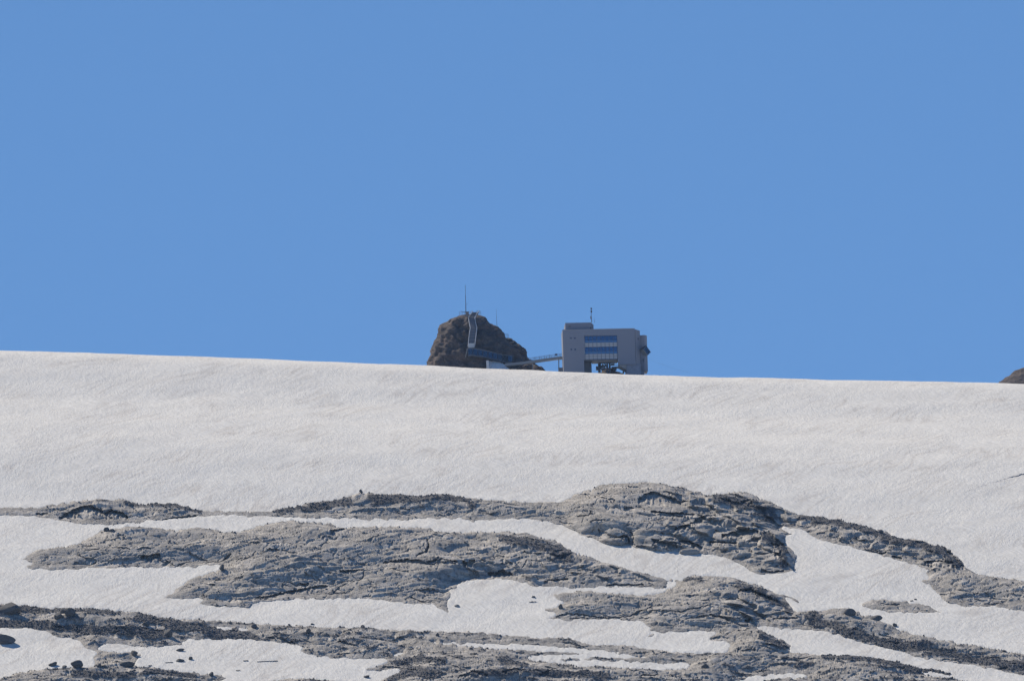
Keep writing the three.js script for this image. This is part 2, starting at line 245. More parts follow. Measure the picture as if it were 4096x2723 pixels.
// outer distance (how far into the snow)
const O = new Float32Array(NN);
for (let i = 0; i < NN; i++) O[i] = id[i] ? 0 : 1e3;
for (let j = 0; j < NY; j++) for (let i = 0; i < NX; i++) { const o = j * NX + i; if (i) O[o] = Math.min(O[o], O[o - 1] + S); if (j) O[o] = Math.min(O[o], O[o - NX] + S); }
for (let j = NY - 1; j >= 0; j--) for (let i = NX - 1; i >= 0; i--) { const o = j * NX + i; if (i < NX - 1) O[o] = Math.min(O[o], O[o + 1] + S); if (j < NY - 1) O[o] = Math.min(O[o], O[o + NX] + S); }
function blur(a, r) {
  const t = new Float32Array(NN), w = 2 * r + 1;
  for (let j = 0; j < NY; j++) { let s = 0; const o = j * NX; for (let i = -r; i <= r; i++) s += a[o + clamp(i, 0, NX - 1)]; for (let i = 0; i < NX; i++) { t[o + i] = s / w; s += a[o + Math.min(NX - 1, i + r + 1)] - a[o + Math.max(0, i - r)]; } }
  for (let i = 0; i < NX; i++) { let s = 0; for (let j = -r; j <= r; j++) s += t[clamp(j, 0, NY - 1) * NX + i]; for (let j = 0; j < NY; j++) { a[j * NX + i] = s / w; s += t[Math.min(NY - 1, j + r + 1) * NX + i] - t[Math.max(0, j - r) * NX + i]; } }
}
const GAIN = 0.36, LEN = 170;
const hs = new Float32Array(NN);
for (let i = 0; i < NN; i++) hs[i] = GAIN * LEN * (1 - Math.exp(-dist[i] / LEN));
{ // soften the steps over notches, keeping the edges at the snow
  const b = new Float32Array(NN), m = new Float32Array(NN);
  for (let i = 0; i < NN; i++) { b[i] = id[i] ? hs[i] : 0; m[i] = id[i] ? 1 : 0; }
  for (const r of [8, 6]) { blur(b, r); blur(m, r); }
  for (let i = 0; i < NN; i++) if (id[i]) hs[i] = lerp(hs[i], Math.min(b[i] / Math.max(m[i], 0.05), hs[i] + 12), smooth(2, 26, dist[i]));
}
// rounded humps of the bedrock: [bearing x, y, half width, half height, bulge in metres]
const HUMPS = [[2500, 2090, 400, 190, 13], [2990, 2010, 210, 110, 7], [3760, 2220, 140, 60, 5], [3480, 2140, 260, 70, 5], [500, 2200, 320, 110, 8], [1180, 2180, 420, 170, 10], [1980, 2260, 430, 170, 11], [2880, 2400, 330, 130, 11], [3330, 2480, 170, 70, 6], [3980, 2370, 260, 120, 7], [480, 2060, 270, 80, 7], [1620, 2030, 430, 90, 8], [3060, 2560, 140, 70, 6], [330, 2480, 430, 80, 6], [1850, 2660, 380, 90, 7], [1130, 2540, 420, 60, 5], [3700, 2560, 420, 90, 6], [2500, 2650, 420, 90, 6], [3600, 2420, 160, 40, 3], [470, 2690, 420, 60, 5], [2360, 2450, 230, 80, 5]];
const bulge = new Float32Array(NN);
for (const [cx, cy, rx, ry, d] of HUMPS) for (let j = Math.max(0, Math.floor((cy - ry - GY0) / S)); j < Math.min(NY, (cy + ry - GY0) / S); j++) for (let i = Math.max(0, Math.floor((cx - rx - GX0) / S)); i < Math.min(NX, (cx + rx - GX0) / S); i++) {
  const q = 1 - ((GX0 + i * S - cx) / rx) ** 2 - ((GY0 + j * S - cy) / ry) ** 2; if (q > 0) bulge[j * NX + i] += d * (cy === 2090 ? 0.75 : 0.5) * Math.pow(q, 1.3);
}
const knob = new Float32Array(NN); // smooth bosses at the foot of the dome
for (const [cx, cy, rx, ry, d] of [[2460, 2148, 62, 40, 3.2], [2640, 2172, 82, 36, 3.4], [2570, 2150, 40, 44, 2.2], [2640, 2035, 110, 22, 2.4], [2810, 2110, 60, 22, 2], [2900, 2140, 50, 22, 2], [2330, 2090, 60, 40, 2]]) for (let j = Math.floor((cy - ry - GY0) / S); j < (cy + ry - GY0) / S; j++) for (let i = Math.floor((cx - rx - GX0) / S); i < (cx + rx - GX0) / S; i++) {
  const q = 1 - ((GX0 + i * S - cx) / rx) ** 2 - ((GY0 + j * S - cy) / ry) ** 2; if (q > 0) knob[j * NX + i] = Math.max(knob[j * NX + i], d * Math.sqrt(q));
}
// undercuts
const cut = new Float32Array(NN), TRACED = CUTS.length;
{ // the many lesser cracks and lips follow the bedding, in swarms
  const r = rng(77);
  for (let n = 0; n < 6200; n++) {
    const x = lerp(-250, 4350, r()), y = lerp(1900, 2760, r()), i = Math.round((x - GX0) / S), j = Math.round((y - GY0) / S), u = r(), v = r(), w = r();
    if (!id[j * NX + i] || E[j * NX + i] < 10) continue;
    if (n2(x / 120 + 4, y / 45) + 0.5 * m2(x / 30, y / 14) < -0.15 + 0.5 * w) continue;
    const len = 10 + 75 * u * u, steep = v < 0.2, slope = steep ? 1.2 + r() * 1.5 : -0.05 - 0.32 * n2(x / 260, y / 120) - 0.12 * (r() - 0.3), L = steep ? len * 0.3 : len, pl = [];
    for (let k = 0; k <= 3; k++) { const t = k / 3 - 0.5; pl.push([x + t * L, y - slope * t * L + 4 * n2(x / 9 + k * 3, y) * (L / 60)]); }
    CUTS.push([pl, steep ? 3 + 3 * r() : 2.8 + 10 * Math.pow(r(), 2) * (0.5 + u)]);
  }
}
CUTS.forEach(([pl, w], k) => {
  const xs = pl.map(p => p[0]), span = Math.max(...xs) - Math.min(...xs), x0 = Math.min(...xs);
  for (let s = 1; s < pl.length; s++) {
    const [ax, ay] = pl[s - 1], [bx, by] = pl[s], L = Math.hypot(bx - ax, by - ay), n = Math.ceil(L / 1.2);
    for (let t = 0; t <= n; t++) {
      const x = lerp(ax, bx, t / n), y = lerp(ay, by, t / n) + 3 * n2(x / 24, k * 7.3) + 0.8 * n2(x / 8, k * 3.1), tt = ((s - 1) + t / n) / (pl.length - 1);
      const ww = w * (0.35 + 0.65 * Math.pow(Math.sin(Math.PI * clamp(tt, 0.04, 0.96)), 0.5)) * (0.8 + 0.35 * n2(x / 18, k * 5.7 + 40)), i = Math.round((x - GX0) / S), depth = k < TRACED ? Math.min(3.8, 0.35 + w * KM * 1.7) : Math.min(1.6, w * KM * 1.5);
      if (i < 0 || i >= NX) continue;
      for (let j = Math.max(0, Math.ceil((y - GY0) / S)); j < NY && GY0 + j * S < y + ww; j++) { const u = (GY0 + j * S - y) / ww, o = j * NX + i; cut[o] = Math.max(cut[o], depth * (1 - u * u * u)); }
    }
  }
});
const debris = new Float32Array(NN);
for (const [pl, w] of RUBBLE) for (let s = 1; s < pl.length; s++) {
  const [ax, ay] = pl[s - 1], [bx, by] = pl[s];
  const i0 = clamp(Math.floor((Math.min(ax, bx) - w - GX0) / S), 0, NX - 1), i1 = clamp(Math.ceil((Math.max(ax, bx) + w - GX0) / S), 0, NX - 1), j0 = clamp(Math.floor((Math.min(ay, by) - w - GY0) / S), 0, NY - 1), j1 = clamp(Math.ceil((Math.max(ay, by) + w - GY0) / S), 0, NY - 1);
  for (let j = j0; j <= j1; j++) for (let i = i0; i <= i1; i++) {
    const x = GX0 + i * S, y = GY0 + j * S, t = clamp(((x - ax) * (bx - ax) + (y - ay) * (by - ay)) / ((bx - ax) ** 2 + (by - ay) ** 2));
    const d = Math.hypot(x - lerp(ax, bx, t), y - lerp(ay, by, t)) / w, o = j * NX + i;
    debris[o] = Math.max(debris[o], 1 - d);
  }
}
const Es = Float32Array.from(E), Ds = Float32Array.from(dist); blur(Es, 5); blur(Es, 4); blur(Ds, 6); blur(Ds, 5);
const at = (arr, x, y) => { const fx = clamp((x - GX0) / S, 0, NX - 1.001), fy = clamp((y - GY0) / S, 0, NY - 1.001), i = Math.floor(fx), j = Math.floor(fy), o = j * NX + i; return lerp(lerp(arr[o], arr[o + 1], fx - i), lerp(arr[o + NX], arr[o + NX + 1], fx - i), fy - j); };
function cell(seed, x, y) { // distance to the nearest two joint-block centres
  let f1 = 9, f2 = 9, best = 0; const ix = Math.floor(x), iy = Math.floor(y);
  for (let b = -1; b <= 1; b++) for (let a = -1; a <= 1; a++) {
    let h = Math.imul((ix + a) * 374761393 + (iy + b) * 668265263 + seed, 1274126177); h ^= h >>> 15; h = Math.imul(h, 2246822519); h ^= h >>> 13;
    const cx = ix + a + 0.5 + 0.42 * (((h & 1023) / 511.5) - 1), cy = iy + b + 0.5 + 0.42 * ((((h >>> 10) & 1023) / 511.5) - 1), d = Math.hypot(x - cx, y - cy);
    if (d < f1) { f2 = f1; f1 = d; best = (h >>> 20) / 4096; } else if (d < f2) f2 = d;
  }
  return [f1, f2, best];
}

// ---------------------------------------------------------------- bare rock meshes
const rockTex = grain(512, [[24, 20, 1], [64, 50, 1], [150, 120, 0.9], [300, 260, 0.6]], 71), rockTex2 = grain(512, [[10, 8, 1], [30, 24, 0.8], [256, 256, 0.5]], 91);
const rockMap = dataTex(512, i => { const v = clamp(0.9 + (rockTex[i] - 0.5) * 0.75 + (rockTex2[i] - 0.5) * 0.35); return [v, v * 0.992, v * 0.975]; }, true);
const rockBump = dataTex(512, i => clamp(0.5 + (rockTex[i] - 0.5) * 2.2));
const rockMat = new THREE.MeshStandardMaterial({ color: 0xffffff, vertexColors: true, roughness: 0.95, map: rockMap, bumpMap: rockBump, bumpScale: 0.07 });

const vIndex = new Int32Array(NN).fill(-1), pos = [], col = [], uvs = [], own = [];
const loose = [];
const tmp = new THREE.Vector3();
const DIL = 26; // units of overlap under the snow
const crestBelow = new Int32Array(NN).fill(-1); // for snow cells: first rock row beneath within reach
for (let i = 0; i < NX; i++) { let last = -1; for (let j = NY - 1; j >= 0; j--) { const o = j * NX + i; if (id[o]) last = j; else if (last >= 0 && (last - j) * S <= DIL + 14) crestBelow[o] = last; } }
// which outcrop owns each border cell
const owner = Int8Array.from(id);
for (let pass = 0; pass < 2; pass++) for (let jj = 0; jj < NY; jj++) for (let ii = 0; ii < NX; ii++) {
  const j = pass ? NY - 1 - jj : jj, i = pass ? NX - 1 - ii : ii, o = j * NX + i; if (owner[o]) continue;
  const a = pass ? o + 1 : o - 1, b = pass ? o + NX : o - NX; if (a >= 0 && a < NN && owner[a]) owner[o] = owner[a]; else if (b >= 0 && b < NN && owner[b]) owner[o] = owner[b];
}
function baseRock(i, j, out) {
  const o = j * NX + i, x = GX0 + i * S, y = GY0 + j * S;
  let h, q, inside = 1;
  if (id[o]) { h = hs[o]; q = y + h; }
  else {
    const t = crestBelow[o];
    if (t >= 0 && hs[t * NX + i] > 4) { const a = (t - j) * S, hT = hs[t * NX + i], T = GY0 + t * S; q = T + hT - a * 0.9; h = hT - (hT + 14) * a / 7.5; inside = 0; if (h < -14) h = -14; }
    else { h = -0.75 * O[o]; if (h < -14) h = -14; q = y + Math.max(h, -4); inside = 0; }
  }
  ground(x, q, out);
  out.y += h * -out.z / FPX * 1.02;
  return inside;
}
const dirOut = new THREE.Vector3(0, 0.66, 0.75);
for (let j = 0; j < NY; j++) for (let i = 0; i < NX; i++) {
  const o = j * NX + i;
  if (!id[o] && O[o] > DIL) continue;
  const inside = baseRock(i, j, tmp);
  const X = tmp.x, s = tmp.y * 0.7 - tmp.z * 0.7, Y = tmp.y, Z = tmp.z;
  const px = GX0 + i * S, py = GY0 + j * S;
  const edge = inside ? clamp(0.15 + Ds[o] / 40) * clamp(0.3 + Es[o] / 34) : 0.2;
  const k = owner[o] - 1, dome = k === 2 ? 1 : 0;
  // loose rubble cover
  const deb = clamp((debris[o] > 0 ? debris[o] * 1.5 : 0) + 0.55 * n2(X / 14, s / 5) + 0.3 * n2(X / 4.5, s / 2.2) - 0.22 + (k === 8 || k === 9 ? 0.24 : k === 3 ? 0.12 : 0) + (inside ? 0.2 * smooth(16, 6, Es[o]) * smooth(20, 40, Ds[o]) : 0));
  const D = smooth(0.15, 0.55, deb);
  // bedding ledges, dipping gently to the left of the picture
  const warp = 2.2 * n2(X / 30, s / 16) + 0.6 * n2(X / 9, s / 5) + 0.15 * n2(X / 2.5, s / 2);
  const t = (s - X * (k === 2 || k === 3 || k === 6 || k === 8 ? -0.2 : 0.36) + warp) / 4.6, f = t - Math.floor(t);
  const led = (f < 0.12 ? f / 0.12 : 1 - (f - 0.12) / 0.88) * smooth(-0.15, 0.5, n2(X / 26 + 40, t * 0.9));
  const t2 = (s + X * 0.1 + 0.8 * n2(X / 9 + 7, s / 5)) / 1.9, f2 = t2 - Math.floor(t2);
  const led2 = (f2 < 0.22 ? f2 / 0.22 : 1 - (f2 - 0.22) / 0.78) * smooth(0.15, 0.7, n2(X / 7 + 80, t2 * 0.8));
  // joints between blocks
  const [c1, c2, cid] = cell(5, (X + 1.2 * n2(X / 6, s / 5)) / 6.2 + 40, (s + 0.8 * n2(X / 5, s / 4 + 9)) / 2.9);
  const joint = 1 - smooth(0.02, 0.16, c2 - c1);
  const [d1, d2, did] = cell(9, (X + s * 0.5) / 2.3 + 40, (s + 0.5 * n2(X / 2, s / 2)) / 1.25);
  const joint2 = 1 - smooth(0.03, 0.2, d2 - d1);
  const frac = smooth(0.88, 1, 1 - Math.abs(n2((X * 0.85 + s * 0.5) / 15, (s * 0.85 - X * 0.5) / 4.2)));
  const flute = dome * smooth(2380, 2300, px) > 0 || (k === 2 && px < 2560) ? smooth(2600, 2400, px) * (1 - Math.abs(n2((X * 0.9 + s * 0.75) / 1.7, (s - X) / 16))) : 0;
  const big = 1.4 * n3(X / 26, Y / 12, Z / 26) + 0.5 * n3(X / 9 + Y / 9, Y / 5, Z / 9);
  const fine = 0.09 * m3(X / 5, Y / 3, Z / 5) + 0.012 * m3(X / 1.7, Y / 1.1, Z / 1.7) + 0.008 * m3(X / 0.6, Y / 0.4, Z / 0.6);
  const lmod = (k === 4 || k === 8 ? 0.5 : 1) * (0.45 + 0.75 * smooth(-0.4, 0.5, m2(X / 45 + 7, s / 20)));
  const jm = smooth(-0.3, 0.4, m2(X / 20 + 3, s / 12));
  const rock = 0.68 * lmod * led + 0.09 * led2 - jm * (0.35 * joint * (0.3 + cid) - (cid - 0.5) * 0.3) - 0.07 * joint2 * did * jm - 0.55 * frac + 0.4 * flute - 0.3;
  const rough = 0.03 * m3(X / 0.9, Y / 0.6, Z / 0.9) + 0.02 * m3(X / 0.45, Y / 0.35, Z / 0.5) + 0.12 * n3(X / 3.5, Y / 2.2, Z / 3.5);
  const calm = 1 - 0.75 * Math.max(smooth(0.2, 1.2, cut[o]), smooth(0.2, 1.5, knob[o]));
  const amp = edge * (lerp(rock, 0.1, D) * calm + big * 0.8 + fine + rough * D * 1.2);
  tmp.addScaledVector(dirOut, amp);
  const c = cut[o] * (inside ? clamp(E[o] / 8) : 0) * (0.9 + 0.15 * n2(X / 3, s / 2));
  const rightSide = (k === 2 ? smooth(2560, 2740, px) : k === 6 ? smooth(2840, 2960, px) * smooth(3300, 3100, px) : k === 3 ? 0.7 : k === 5 ? 0.55 * smooth(1700, 1900, px) : k === 7 ? smooth(3020, 3060, px) : 0.25);
  const fa = (X + 0.45 * s + 2.4 * n2(X / 14, s / 9) + 0.8 * n2(X / 4, s / 4)) / 7.5, ff = fa - Math.floor(fa), facet = (ff < 0.16 ? ff / 0.16 : 1 - (ff - 0.16) / 0.84) * (0.35 + 0.65 * smooth(-0.3, 0.5, m2(X / 16 + 60, s / 9)));
  const c_ = c - (inside ? knob[o] * smooth(0, 16, Ds[o]) : 0) - (inside ? 4.2 * (facet - 0.3) * rightSide * smooth(4, 34, Ds[o]) * smooth(0, 16, Es[o]) : 0) - (inside ? bulge[o] * smooth(6, 105, Ds[o]) : 0); tmp.z -= c_; tmp.y += c_ * 0.17;
  if (inside) loose.push(pos.length / 3, D);
  // stone colours: pale weathered limestone, greyer beds, dark loose rubble, lichen spots
  const bed = 0.5 + 0.5 * n2(X / 30 + 5, s / 6), spot = smooth(0.35, 0.75, m3(X / 1.8, Y / 1.2, Z / 1.8) * 0.6 + m3(X / 6, Y / 4, Z / 6) * 0.6);
  let r = lerp(0.43, 0.305, bed), g = lerp(0.407, 0.293, bed), b = lerp(0.366, 0.27, bed);
  const pale = smooth(0.1, 0.7, m2(X / 18, s / 7)); r += 0.12 * pale; g += 0.11 * pale; b += 0.095 * pale;
  const dk = (0.72 * D + 0.42 * spot * (1 - D)); const rr = 0.10 + 0.04 * m3(X / 0.7, Y / 0.5, Z / 0.7);
  r = lerp(r, rr, Math.min(1, dk * 1.35)); g = lerp(g, rr, Math.min(1, dk * 1.35)); b = lerp(b, rr * 1.03, Math.min(1, dk * 1.35));
  vIndex[o] = pos.length / 3;
  pos.push(tmp.x, tmp.y, tmp.z); col.push(r, g, b); uvs.push((X + 0.3 * Z) / 9, (s + 0.1 * X) / 9);
}
const tri = ROCKS.map(() => []), allTri = [];
for (let j = 0; j + 1 < NY; j++) for (let i = 0; i + 1 < NX; i++) {
  const o = j * NX + i, a = vIndex[o], b = vIndex[o + 1], c = vIndex[o + NX], d = vIndex[o + NX + 1];
  if (a < 0 || b < 0 || c < 0 || d < 0) continue;
  if (!id[o] && !id[o + 1] && !id[o + NX] && !id[o + NX + 1] && Math.min(O[o], O[o + NX + 1]) > DIL) continue;
  const k = (owner[o] || owner[o + 1] || owner[o + NX] || owner[o + NX + 1]) - 1; if (k < 0) continue;
  const q = (i + j) & 1 ? [a, c, b, b, c, d] : [a, c, d, a, d, b];
  tri[k].push(...q); for (const v of q) allTri.push(v);
}
// every outcrop one connected piece: strays go to the outcrop they touch
for (let pass = 0; pass < 2; pass++) {
  const home = new Map();
  tri.forEach((T, k) => {
    const par = new Map(), find = v => { while (par.get(v) !== v) { par.set(v, par.get(par.get(v))); v = par.get(v); } return v; };
    for (const v of T) if (!par.has(v)) par.set(v, v);
    for (let i = 0; i < T.length; i += 3) { const a = find(T[i]), b = find(T[i + 1]); par.set(a, b); par.set(find(T[i + 2]), find(b)); }
    const count = new Map(); for (let i = 0; i < T.length; i += 3) { const f = find(T[i]); count.set(f, (count.get(f) || 0) + 1); }
    let best = -1, n = 0; for (const [f, c] of count) if (c > n) { n = c; best = f; }
    const keep = [], stray = []; for (let i = 0; i < T.length; i += 3) (find(T[i]) === best ? keep : stray).push(T[i], T[i + 1], T[i + 2]);
    tri[k] = keep; tri[k].stray = stray; for (const v of keep) if (!home.has(v)) home.set(v, k);
  });
  tri.map(T => T.stray).forEach(st => {
    let left = st;
    for (let go = 0; go < 12 && left.length; go++) { const next = []; for (let i = 0; i < left.length; i += 3) { const k = home.get(left[i]) ?? home.get(left[i + 1]) ?? home.get(left[i + 2]); if (k === undefined) next.push(left[i], left[i + 1], left[i + 2]); else { tri[k].push(left[i], left[i + 1], left[i + 2]); for (let c = 0; c < 3; c++) if (!home.has(left[i + c])) home.set(left[i + c], k); } } if (next.length === left.length) break; left = next; }
  });
}
const whole = new THREE.BufferGeometry();
whole.setAttribute('position', new THREE.Float32BufferAttribute(pos, 3)); whole.setIndex(allTri); whole.computeVertexNormals();
const nor = whole.attributes.normal.array;
ROCKS.forEach((r, k) => {
  const map = new Map(), P_ = [], N_ = [], C_ = [], U_ = [], I_ = [];
  for (const v of tri[k]) {
    let w = map.get(v);
    if (w === undefined) { w = P_.length / 3; map.set(v, w); for (let c = 0; c < 3; c++) { P_.push(pos[v * 3 + c]); N_.push(nor[v * 3 + c]); C_.push(col[v * 3 + c]); } U_.push(uvs[v * 2], uvs[v * 2 + 1]); }
    I_.push(w);
  }
  const g = new THREE.BufferGeometry();
  g.setAttribute('position', new THREE.Float32BufferAttribute(P_, 3)); g.setAttribute('normal', new THREE.Float32BufferAttribute(N_, 3));
  g.setAttribute('color', new THREE.Float32BufferAttribute(C_, 3)); g.setAttribute('uv', new THREE.Float32BufferAttribute(U_, 2)); g.setIndex(I_);
  tag(mesh('rock_outcrop', g, rockMat), r.label, 'rock outcrop', 'bare rock outcrops in the snow');
});
// foothold on whatever lies at a bearing
function foot(px, py, out = new THREE.Vector3()) {
  const i = Math.round((px - GX0) / S), j = Math.round((py - GY0) / S);
  const v = i >= 0 && i < NX && j >= 0 && j < NY ? vIndex[j * NX + i] : -1;
  if (v >= 0 && id[j * NX + i]) return out.set(pos[v * 3], pos[v * 3 + 1], pos[v * 3 + 2]);
  return ground(px, py, out);
}

// ---------------------------------------------------------------- snow
{
  const xs = [], xf0 = -150, xf1 = 4250;
  for (let x = xf0, st = 5; x > -9000; ) { st *= 1.35; x -= st; xs.unshift(x); }
  for (let x = xf0; x <= xf1; x += 5) xs.push(x);
  for (let x = xf1, st = 5; x < 13000; ) { st *= 1.35; x += st; xs.push(x); }
  const rows = [];
  for (let v = 2890; v > 2760; v -= 10) rows.push({ v });
  for (let v = 2760; v >= VC; v -= 4) rows.push({ v });
  for (let v = VC - 0; v > VC - 1; v -= 0.5) rows.push({ v });
  for (let D = DCREST + 3, st = 4; D < 9000; ) { rows.push({ D }); st *= 1.3; D += st; }
  const nx = xs.length, Pn = new Float32Array(nx * rows.length * 3), Cn = new Float32Array(nx * rows.length * 3), Un = new Float32Array(nx * rows.length * 2), I = [];
  const p = new THREE.Vector3();
  rows.forEach((row, r) => xs.forEach((x, c) => {
    const o = r * nx + c; let q;
    if (row.v !== undefined) { q = unwarpV(x, row.v); P(x, q, Dv(row.v), p); }
    else { const e = row.D - DCREST; q = skyline(x) + 26 * smooth(0, 260, e) + e * 0.012 + Math.max(0, e - 900) * 0.35; P(x, q, row.D, p); }
    const X = p.x, Z = p.z, z = Z * 0.6;
    const fineAmp = row.v !== undefined ? 1 : 0.4, steep = row.v === undefined ? 0 : 0.25 + 0.75 * smooth(1700, 1860, row.v);
    const rip = 0.075 * steep * (1 - Math.abs(n2((X - z * 0.3 + 2.2 * n2(X / 24, z / 14)) / 1.7, z / 7))) * smooth(-0.5, 0.5, m2(X / 18, z / 14 + 9));
    let h = rip + 0.25 * n2(X / 38, z / 16) + fineAmp * (0.05 * n2(X / 9 + z / 16, z / 7) + 0.04 * (1 - Math.abs(m2((X + z * 0.8) / 3.4, z / 9))) + 0.03 * m2(X / 1.6, z / 1.9) + 0.012 * n2(X / 0.8, z / 1.0));
    if (q > GY0 && q < GY0 + 1000 && x > GX0 && x < GX0 + 4700) { const e = at(E, x, q); if (e > 0) h -= Math.min(4, Math.max(0, e - 3) * 0.07); const ou = at(O, x, q); h += 0.12 * (1 - smooth(0, 30, ou)) * smooth(-0.2, 0.6, n2(X / 5, z / 5)); }
    p.y += h;
    Pn.set([p.x, p.y, p.z], o * 3);
    // wind-blown dust and melt runnels: faint, with their own grain
    const run = Math.pow(1 - Math.abs(n2((X + z * 1.1 + 6 * n2(X / 40, z / 30)) / 6.5, z / 30)), 5) * smooth(-0.3, 0.5, m2(X / 45, z / 22));
    const dust = 0.5 + 0.5 * m2(X / 22 + 9, z / 9), sp = smooth(0.45, 0.85, m2(X / 1.4, z / 0.9)) * smooth(-0.2, 0.6, n2(X / 30 + 3, z / 12));
    const d = 0.19 * run + 0.05 * dust + 0.14 * sp;
    Cn.set([0.765 * (1 - d * 0.9), 0.752 * (1 - d), 0.688 * (1 - d * 1.06)], o * 3);
    const wv = 2.2 * n2(X / 34, z / 20) + 0.7 * n2(X / 9, z / 8); Un.set([(X - z * 0.45 + wv) / 29, (z + X * 0.12 + wv) / 60], o * 2);
  }));
  for (let r = 0; r + 1 < rows.length; r++) for (let c = 0; c + 1 < nx; c++) { const a = r * nx + c, b = a + 1, d = a + nx, e = d + 1; I.push(a, b, e, a, e, d); }
  const g = new THREE.BufferGeometry();
  g.setAttribute('position', new THREE.BufferAttribute(Pn, 3)); g.setAttribute('color', new THREE.BufferAttribute(Cn, 3)); g.setAttribute('uv', new THREE.BufferAttribute(Un, 2)); g.setIndex(I); g.computeVertexNormals();
  const a = grain(1024, [[20, 30, 0.8], [46, 60, 1], [90, 110, 1], [200, 220, 0.7]], 301), b = grain(1024, [[60, 70, 1], [140, 160, 1], [330, 330, 0.8]], 351);
  const snowMap = dataTex(1024, i => { const v = clamp(0.905 + (b[i] - 0.5) * 0.16); return [v, v * 0.997, v * 0.993]; }, true), snowBump = dataTex(1024, i => clamp(0.5 + (a[i] - 0.5) * 2));
  tag(mesh('snow_field', g, new THREE.MeshStandardMaterial({ color: 0xffffff, vertexColors: true, roughness: 0.9, map: snowMap, bumpMap: snowBump, bumpScale: 0.09 })), 'broad old snowfield lying between the rocks and up to the skyline', 'snow', null, 'structure');
}
{ // the slope below the picture, down to where the photographer stands
  const nx = 60, nz = 60, Pn = [], I = [], Cn = [];
  const yAt = (X, Z) => { const D = -Z; const px = 2048 + clamp(X / DNEAR, -0.25, 0.25) * FPX; const p = P(px, 2895, DNEAR); return (p.y + 2.2) * Math.pow(clamp(D / DNEAR), 1.4) - 2.5; };
  for (let j = 0; j <= nz; j++) for (let i = 0; i <= nx; i++) { const X = (i / nx - 0.5) * 1700, Z = 60 - j / nz * (DNEAR + 62), f = smooth(100, 500, -Z); const y = yAt(X, Z) + f * smooth(DNEAR - 30, DNEAR - 260, -Z) * (5 * n2(X / 200, Z / 200) - 6); Pn.push(X, y, Z); const s = smooth(-0.1, 0.3, n2(X / 90, Z / 130)); Cn.push(lerp(0.2, 0.5, s), lerp(0.19, 0.49, s), lerp(0.175, 0.45, s)); }
  for (let j = 0; j < nz; j++) for (let i = 0; i < nx; i++) { const a = j * (nx + 1) + i; I.push(a, a + 1, a + nx + 2, a, a + nx + 2, a + nx + 1); }
  const g = new THREE.BufferGeometry(); g.setAttribute('position', new THREE.Float32BufferAttribute(Pn, 3)); g.setAttribute('color', new THREE.Float32BufferAttribute(Cn, 3)); g.setIndex(I); g.computeVertexNormals();
  tag(mesh('lower_slope', g, new THREE.MeshStandardMaterial({ vertexColors: true, roughness: 1 })), 'snowy stony slope below the picture, towards the viewer', 'ground', null, 'structure');
}

// ---------------------------------------------------------------- loose stones
function stone(seed, detail = 1, round = 0) {
  const g = new THREE.IcosahedronGeometry(1, detail), p = g.attributes.position, r = rng(seed), a = r() * 50, planes = [];
  for (let k = 0; k < 12; k++) planes.push([new THREE.Vector3(r() - 0.5, r() - 0.5, r() - 0.5).normalize(), 0.5 + round + 0.3 * r()]);
  const v = new THREE.Vector3();
  for (let i = 0; i < p.count; i++) {
    v.fromBufferAttribute(p, i).normalize(); let L = 1 + 0.1 * n3(v.x * 1.5 + a, v.y * 1.5, v.z * 1.5);
    for (const [n, d] of planes) { const c = v.dot(n); if (c > 0.05) L = Math.min(L, d / c); }
    L += 0.03 * n3(v.x * 5 + a, v.y * 5, v.z * 5); v.multiplyScalar(L); p.setXYZ(i, v.x, v.y, v.z);
  }
  g.computeVertexNormals();
  return detail > 1 ? toCreasedNormals(g, 0.7) : g;
}
const stoneMats = [mat(0.12, 0.118, 0.115, 0.95, { map: rockMap }), mat(0.19, 0.185, 0.175, 0.95, { map: rockMap }), mat(0.34, 0.32, 0.285, 0.95, { map: rockMap })];
{
  const r = rng(501), base = stone(3, 0), N = 32000, inst = new THREE.InstancedMesh(base, new THREE.MeshStandardMaterial({ color: 0xffffff, roughness: 0.95 }), N), m = new THREE.Matrix4(), q = new THREE.Quaternion(), e = new THREE.Euler(), c = new THREE.Color();
  let n = 0; const nl = loose.length / 2;
  for (let t = 0; t < 1200000 && n < N; t++) {
    const k = Math.floor(r() * nl), D = loose[k * 2 + 1], v = loose[k * 2], u = r(), w = r(); if (u > D * D * 0.85 + 0.02) continue;
    const s = 0.10 + 0.42 * Math.pow(w, 5);
    e.set(r() * 6, r() * 6, r() * 6); q.setFromEuler(e);
    m.compose(new THREE.Vector3(pos[v * 3] + (r() - 0.5) * 0.3, pos[v * 3 + 1] + s * 0.25, pos[v * 3 + 2] + (r() - 0.5) * 0.3), q, new THREE.Vector3(s * (0.9 + 0.5 * r()), s * (0.7 + 0.4 * r()), s));
    inst.setMatrixAt(n, m); const g = 0.09 + 0.12 * r() * r(); inst.setColorAt(n, c.setRGB(g * 1.02, g, g * 0.97)); n++;
  }
  inst.count = n; inst.name = numbered('rubble'); sh(inst); scene.add(inst);
  tag(inst, 'dark loose rubble strewn over the rock ridges', 'rubble', null, 'stuff');
}
